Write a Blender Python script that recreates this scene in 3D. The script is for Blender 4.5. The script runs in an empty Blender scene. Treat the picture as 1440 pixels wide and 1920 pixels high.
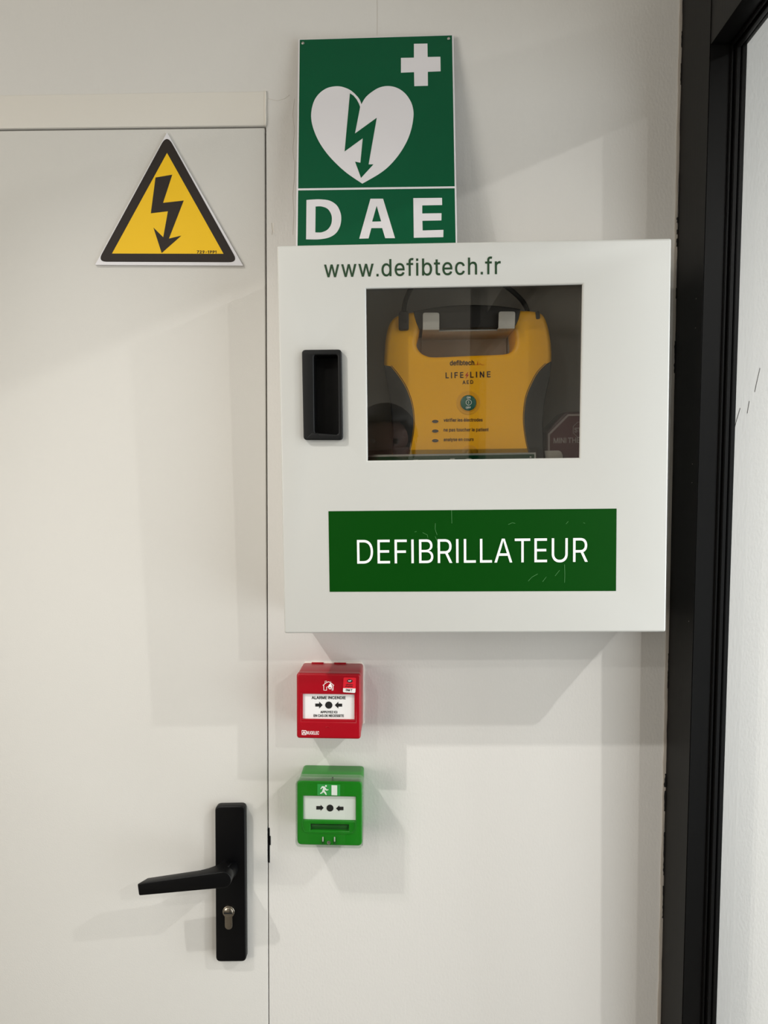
import bpy, bmesh, math, random
from mathutils import Matrix, Vector, Euler

C = bpy.context.scene.collection
sc = bpy.context.scene
random.seed(4)

# ------------------------------------------------------------------ camera
CAM = Vector((0.0, -1.0, 1.6))
PITCH, ROLL, YAW = -0.04645125, -0.00371835, 0.03240625
FOC, PW, PH = 1400.0, 1440.0, 1920.0

def cam_axes():
    base = Matrix(((1, 0, 0), (0, 0, 1), (0, -1, 0)))
    ry = Matrix.Rotation(YAW, 3, 'Z')
    rx = Matrix.Rotation(PITCH, 3, 'X')
    rr = Matrix.Rotation(ROLL, 3, 'Z')
    return ry @ rx @ base @ rr            # columns: right, down, forward
RC = cam_axes()
cd = bpy.data.cameras.new('camera')
cam = bpy.data.objects.new('camera', cd)
C.objects.link(cam)
m = Matrix((RC.col[0], -RC.col[1], -RC.col[2])).transposed().to_4x4()
m.translation = CAM
cam.matrix_world = m
cd.sensor_fit = 'VERTICAL'
cd.sensor_height = 36.0
cd.sensor_width = 27.0
cd.lens = 36.0 * FOC / PH
cd.clip_start = 0.02
sc.camera = cam

# ------------------------------------------------------------------ light and exposure
sc.view_settings.view_transform = 'Standard'
sc.view_settings.look = 'None'
sc.view_settings.gamma = 1.0
sc.view_settings.use_curve_mapping = False
sc.view_settings.exposure = 0.0
try:
    sc.cycles.use_denoising = True
    sc.cycles.max_bounces = 10
    sc.cycles.diffuse_bounces = 6
    sc.cycles.caustics_reflective = False
    sc.cycles.caustics_refractive = False
except Exception:
    pass

w = bpy.data.worlds.new('world')
sc.world = w
w.use_nodes = True
w.node_tree.nodes['Background'].inputs[0].default_value = (0.80, 0.90, 1.0, 1)
w.node_tree.nodes['Background'].inputs[1].default_value = 0.3

def spot(name, loc, power, col, size=math.pi, rad=0.012, blend=0.55, aim=(0, 0, -1)):
    ld = bpy.data.lights.new(name, 'SPOT')
    ld.energy = power
    ld.color = col
    ld.spot_size = size
    ld.spot_blend = blend
    ld.shadow_soft_size = rad
    o = bpy.data.objects.new(name, ld)
    C.objects.link(o)
    o.location = loc
    o.rotation_euler = Vector(aim).to_track_quat('-Z', 'Y').to_euler()
    return o

def area(name, loc, aim, sx, sy, power, col):
    ld = bpy.data.lights.new(name, 'AREA')
    ld.shape = 'RECTANGLE'
    ld.size, ld.size_y = sx, sy
    ld.energy = power
    ld.color = col
    o = bpy.data.objects.new(name, ld)
    C.objects.link(o)
    o.location = loc
    o.rotation_euler = Vector(aim).to_track_quat('-Z', 'Y').to_euler()
    return o

WARM = (1.0, 0.98, 0.945)
spot('ceiling_or_fill_spot', (-0.92, -0.86, 2.56), 50, (1.0, 0.98, 0.94), size=1.05, blend=1.0, aim=(1.28, 0.86, -1.85))
spot('ceiling_or_fill_spot', (1.16, -0.86, 2.42), 60, (1.0, 0.985, 0.96), size=2.90, blend=1.0)
spot('ceiling_or_fill_spot', (-0.66, -1.72, 2.42), 15, WARM, blend=0.7)
spot('ceiling_or_fill_spot', (1.16, -1.95, 2.42), 33, WARM, blend=0.5)
spot('ceiling_or_fill_spot', (-0.40, -3.30, 2.56), 36, WARM, size=1.9, blend=1.0)  # added fill lamp: brightens the far wall mirrored in the cabinet window
area('daylight_or_fill', (1.6, -1.35, 1.15), (-0.85, 1, 0), 1.3, 2.0, 22, (0.88, 0.95, 1.0))
area('daylight_or_fill', (2.0, -0.36, 1.2), (-1, 0.05, 0), 0.5, 2.0, 38, (0.90, 0.96, 1.0))  # added fill: a wash for the wall seen beyond the glazing
area('daylight_or_fill', (-2.6, -2.6, 1.7), (0.9, 0.8, 0.04), 1.5, 1.5, 48, (1.0, 0.96, 0.89))  # added warm fill from the left, lifts the upper wall and the door

# ------------------------------------------------------------------ helpers
def lin(h):
    v = [int(h[i:i + 2], 16) / 255 for i in (0, 2, 4)]
    return tuple(c / 12.92 if c <= 0.04045 else ((c + 0.055) / 1.055) ** 2.4 for c in v) + (1.0,)

def mat(name, col, rough=0.5, metal=0.0, bump=0.0, scale=300.0, var=0.0, vscale=6.0, spec=0.5,
        stretch=None, detail=3.0, dist=0.001, coat=0.0):
    M = bpy.data.materials.new(name)
    M.use_nodes = True
    nt = M.node_tree
    b = nt.nodes['Principled BSDF']
    c = lin(col) if isinstance(col, str) else col
    b.inputs['Base Color'].default_value = c
    b.inputs['Roughness'].default_value = rough
    b.inputs['Metallic'].default_value = metal
    b.inputs['Specular IOR Level'].default_value = spec
    if coat:
        b.inputs['Coat Weight'].default_value = coat
        b.inputs['Coat Roughness'].default_value = 0.1
    tc = nt.nodes.new('ShaderNodeTexCoord')
    mp = nt.nodes.new('ShaderNodeMapping')
    nt.links.new(tc.outputs['Object'], mp.inputs['Vector'])
    if stretch:
        mp.inputs['Scale'].default_value = stretch
    if bump:
        n = nt.nodes.new('ShaderNodeTexNoise')
        n.inputs['Scale'].default_value = scale
        n.inputs['Detail'].default_value = detail
        nt.links.new(mp.outputs['Vector'], n.inputs['Vector'])
        bp = nt.nodes.new('ShaderNodeBump')
        bp.inputs['Strength'].default_value = bump
        bp.inputs['Distance'].default_value = dist
        nt.links.new(n.outputs['Fac'], bp.inputs['Height'])
        nt.links.new(bp.outputs['Normal'], b.inputs['Normal'])
    if var:
        n2 = nt.nodes.new('ShaderNodeTexNoise')
        n2.inputs['Scale'].default_value = vscale
        n2.inputs['Detail'].default_value = 4
        nt.links.new(mp.outputs['Vector'], n2.inputs['Vector'])
        mx = nt.nodes.new('ShaderNodeMix')
        mx.data_type = 'RGBA'
        mx.inputs['A'].default_value = tuple(x * (1 - var) for x in c[:3]) + (1,)
        mx.inputs['B'].default_value = tuple(min(1, x * (1 + var)) for x in c[:3]) + (1,)
        nt.links.new(n2.outputs['Fac'], mx.inputs['Factor'])
        nt.links.new(mx.outputs['Result'], b.inputs['Base Color'])
    return M

def glass(name, tint, refl_ior=1.5, rough=0.0):
    M = bpy.data.materials.new(name)
    M.use_nodes = True
    nt = M.node_tree
    nt.nodes.clear()
    out = nt.nodes.new('ShaderNodeOutputMaterial')
    mx = nt.nodes.new('ShaderNodeMixShader')
    tr = nt.nodes.new('ShaderNodeBsdfTransparent')
    tr.inputs['Color'].default_value = tint
    gl = nt.nodes.new('ShaderNodeBsdfGlossy')
    gl.inputs['Roughness'].default_value = rough
    fr = nt.nodes.new('ShaderNodeFresnel')
    ge = nt.nodes.new('ShaderNodeNewGeometry')
    ior = nt.nodes.new('ShaderNodeMix')            # same reflectance on entering and leaving the sheet
    ior.inputs['A'].default_value = refl_ior
    ior.inputs['B'].default_value = 1 / refl_ior
    nt.links.new(ge.outputs['Backfacing'], ior.inputs['Factor'])
    nt.links.new(ior.outputs['Result'], fr.inputs['IOR'])
    nt.links.new(fr.outputs['Fac'], mx.inputs['Fac'])
    nt.links.new(tr.outputs['BSDF'], mx.inputs[1])
    nt.links.new(gl.outputs['BSDF'], mx.inputs[2])
    nt.links.new(mx.outputs['Shader'], out.inputs['Surface'])
    return M

class Frame:
    """A plane-like thing: local x right, local y into the wall, local z up."""
    def __init__(self, loc, rot=None):
        self.loc = Vector(loc)
        self.R = rot if rot is not None else Matrix.Identity(3)
    def uv(self, px, py, y=0.0):
        d = RC @ Vector(((px - PW / 2) / FOC, (py - PH / 2) / FOC, 1.0))
        o = self.R.transposed() @ (CAM - self.loc)
        d = self.R.transposed() @ d
        t = (y - o.y) / d.y
        p = o + d * t
        return (p.x, p.z)
    def pts(self, seq, y=0.0, zoom=None):
        if zoom:
            s, ox, oy = zoom
            seq = [(a / s + ox, b / s + oy) for a, b in seq]
        return [self.uv(a, b, y) for a, b in seq]
    def matrix(self):
        mm = self.R.to_4x4()
        mm.translation = self.loc
        return mm

def tag(o, label=None, cat=None, group=None, kind=None):
    if label: o['label'] = label
    if cat: o['category'] = cat
    if group: o['group'] = group
    if kind: o['kind'] = kind
    return o

def thing(name, fr, label, cat):
    o = bpy.data.objects.new(name, None)
    o.empty_display_size = 0.05
    C.objects.link(o)
    o.matrix_world = fr.matrix()
    return tag(o, label, cat)

def finish(me, angle=40):
    bm = bmesh.new()
    bm.from_mesh(me)
    bmesh.ops.remove_doubles(bm, verts=bm.verts, dist=1e-6)
    bmesh.ops.recalc_face_normals(bm, faces=bm.faces)
    a = math.radians(angle)
    for e in bm.edges:
        if len(e.link_faces) == 2:
            e.smooth = e.calc_face_angle(0.0) < a
    for f in bm.faces:
        f.smooth = True
    bm.to_mesh(me)
    bm.free()
    return me

def obj(name, meshes, material, parent=None, smooth=40):
    if not isinstance(meshes, (list, tuple)):
        meshes = [meshes]
    bm = bmesh.new()
    for q in meshes:
        bm.from_mesh(q)
        bpy.data.meshes.remove(q)
    me = bpy.data.meshes.new(name)
    bm.to_mesh(me)
    bm.free()
    finish(me, smooth)
    me.materials.append(material)
    o = bpy.data.objects.new(name, me)
    C.objects.link(o)
    if parent:
        o.parent = parent
    return o

def curve_mesh(loops, thick, bevel=0.0, offset=0.0, res=6, bres=2):
    K = 400.0                                  # work at a large scale: the curve filler loses tiny shapes
    thick, bevel, offset = thick * K, bevel * K, offset * K
    cu = bpy.data.curves.new('c', 'CURVE')
    cu.dimensions = '2D'
    cu.fill_mode = 'BOTH'
    cu.resolution_u = res
    for L in loops:
        if isinstance(L, tuple) and L[0] == 'B':
            pts = L[1]
            sp = cu.splines.new('BEZIER')
            sp.bezier_points.add(len(pts) - 1)
            for b, (hl, co, hr) in zip(sp.bezier_points, pts):
                b.handle_left_type = b.handle_right_type = 'FREE'
                b.co = (co[0] * K, co[1] * K, 0)
                b.handle_left = (hl[0] * K, hl[1] * K, 0)
                b.handle_right = (hr[0] * K, hr[1] * K, 0)
        else:
            sp = cu.splines.new('POLY')
            sp.points.add(len(L) - 1)
            for p, (x, z) in zip(sp.points, L):
                p.co = (x * K, z * K, 0, 1)
        sp.use_cyclic_u = True
    cu.extrude = max(thick / 2 - bevel, 1e-6)
    cu.bevel_depth = bevel
    cu.bevel_resolution = bres
    cu.offset = offset - bevel
    o = bpy.data.objects.new('c', cu)
    C.objects.link(o)
    dg = bpy.context.evaluated_depsgraph_get()
    me = bpy.data.meshes.new_from_object(o.evaluated_get(dg))
    bpy.data.objects.remove(o)
    bpy.data.curves.remove(cu)
    me.transform(Matrix.Scale(1 / K, 4))
    return me

def slab(loops, y0, y1, bevel=0.0, offset=0.0, res=6, bres=2):
    """Prism of the outline(s) in the x-z plane between y0 (front) and y1."""
    if loops and not isinstance(loops[0], (list, tuple)):
        loops = [loops]
    if isinstance(loops[0], tuple) and loops[0][0] != 'B':
        loops = [loops]
    me = curve_mesh(loops, y1 - y0, bevel, offset, res, bres)
    yc = (y0 + y1) / 2
    for v in me.vertices:
        x, z, y = v.co
        v.co = (x, yc - y, z)
    return me

def box(x0, x1, y0, y1, z0, z1, bevel=0.0, seg=2):
    bm = bmesh.new()
    bmesh.ops.create_cube(bm, size=1.0)
    for v in bm.verts:
        v.co = ((x0 + x1) / 2 + v.co.x * (x1 - x0), (y0 + y1) / 2 + v.co.y * (y1 - y0), (z0 + z1) / 2 + v.co.z * (z1 - z0))
    if bevel:
        bmesh.ops.bevel(bm, geom=list(bm.edges), offset=bevel, segments=seg, affect='EDGES', profile=0.5)
    me = bpy.data.meshes.new('b')
    bm.to_mesh(me)
    bm.free()
    return me

def lathe(x, z, prof, n=32):
    """Solid of revolution about an axis along y: prof = [(radius, y), ...]."""
    bm = bmesh.new()
    rings = []
    for r, y in prof:
        if r < 1e-6:
            rings.append([bm.verts.new((x, y, z))])
        else:
            rings.append([bm.verts.new((x + r * math.cos(2 * math.pi * k / n), y, z + r * math.sin(2 * math.pi * k / n))) for k in range(n)])
    for a, b in zip(rings, rings[1:]):
        for k in range(n):
            q = (k + 1) % n
            if len(a) == 1 and len(b) == 1:
                continue
            if len(a) == 1:
                bm.faces.new((a[0], b[k], b[q]))
            elif len(b) == 1:
                bm.faces.new((a[k], a[q], b[0]))
            else:
                bm.faces.new((a[k], a[q], b[q], b[k]))
    for ring in (rings[0], rings[-1]):
        if len(ring) > 2:
            bm.faces.new(ring)
    me = bpy.data.meshes.new('l')
    bm.to_mesh(me)
    bm.free()
    return me

def tube(path, r, n=12):
    cu = bpy.data.curves.new('t', 'CURVE')
    cu.dimensions = '3D'
    cu.bevel_depth = r
    cu.bevel_resolution = 3
    cu.use_fill_caps = True
    cu.resolution_u = n
    sp = cu.splines.new('NURBS')
    sp.points.add(len(path) - 1)
    for p, q in zip(sp.points, path):
        p.co = (*q, 1)
    sp.use_endpoint_u = True
    sp.order_u = 3
    o = bpy.data.objects.new('t', cu)
    C.objects.link(o)
    dg = bpy.context.evaluated_depsgraph_get()
    me = bpy.data.meshes.new_from_object(o.evaluated_get(dg))
    bpy.data.objects.remove(o)
    bpy.data.curves.remove(cu)
    return me

def roundp(pts, r, n=5):
    """Round the corners of a polygon; r is one radius or one per corner."""
    out = []
    N = len(pts)
    for i in range(N):
        p = Vector(pts[i]); a = Vector(pts[i - 1]); b = Vector(pts[(i + 1) % N])
        rr = r[i] if isinstance(r, (list, tuple)) else r
        u = (a - p); v = (b - p)
        lu, lv = u.length, v.length
        u.normalize(); v.normalize()
        ang = math.acos(max(-1, min(1, u.dot(v))))
        if rr <= 0 or ang > 3.10:
            out.append(tuple(p)); continue
        d = min(rr / math.tan(ang / 2), lu * 0.49, lv * 0.49)
        s, e = p + u * d, p + v * d
        for k in range(n + 1):
            t = k / n
            q = s * (1 - t) ** 2 + p * 2 * t * (1 - t) + e * t * t
            out.append(tuple(q))
    return out

def smooth_loop(pts, n=4, closed=True, corners=()):
    """Catmull-Rom through the points; indices in corners stay sharp."""
    out = []
    N = len(pts)
    for i in range(N if closed else N - 1):
        p1 = Vector(pts[i]); p2 = Vector(pts[(i + 1) % N])
        p0 = Vector(pts[i - 1]) if (closed or i > 0) else p1
        p3 = Vector(pts[(i + 2) % N]) if (closed or i + 2 < N) else p2
        if i in corners: p0 = p1
        if (i + 1) % N in corners: p3 = p2
        for k in range(n):
            t = k / n
            q = 0.5 * ((2 * p1) + (p2 - p0) * t + (2 * p0 - 5 * p1 + 4 * p2 - p3) * t * t + (3 * p1 - p0 - 3 * p2 + p3) * t ** 3)
            out.append(tuple(q))
    if not closed:
        out.append(tuple(pts[-1]))
    return out

def circle(cx, cz, rx, rz=None, n=28):
    rz = rx if rz is None else rz
    return [(cx + rx * math.cos(2 * math.pi * k / n), cz + rz * math.sin(2 * math.pi * k / n)) for k in range(n)]

def stroke(path, wd):
    """Outline of a polyline with the given width."""
    L, R = [], []
    P = [Vector(p) for p in path]
    for i, p in enumerate(P):
        d = (P[min(i + 1, len(P) - 1)] - P[max(i - 1, 0)]).normalized()
        nrm = Vector((-d.y, d.x)) * wd / 2
        L.append(tuple(p + nrm)); R.append(tuple(p - nrm))
    return L + R[::-1]

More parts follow.
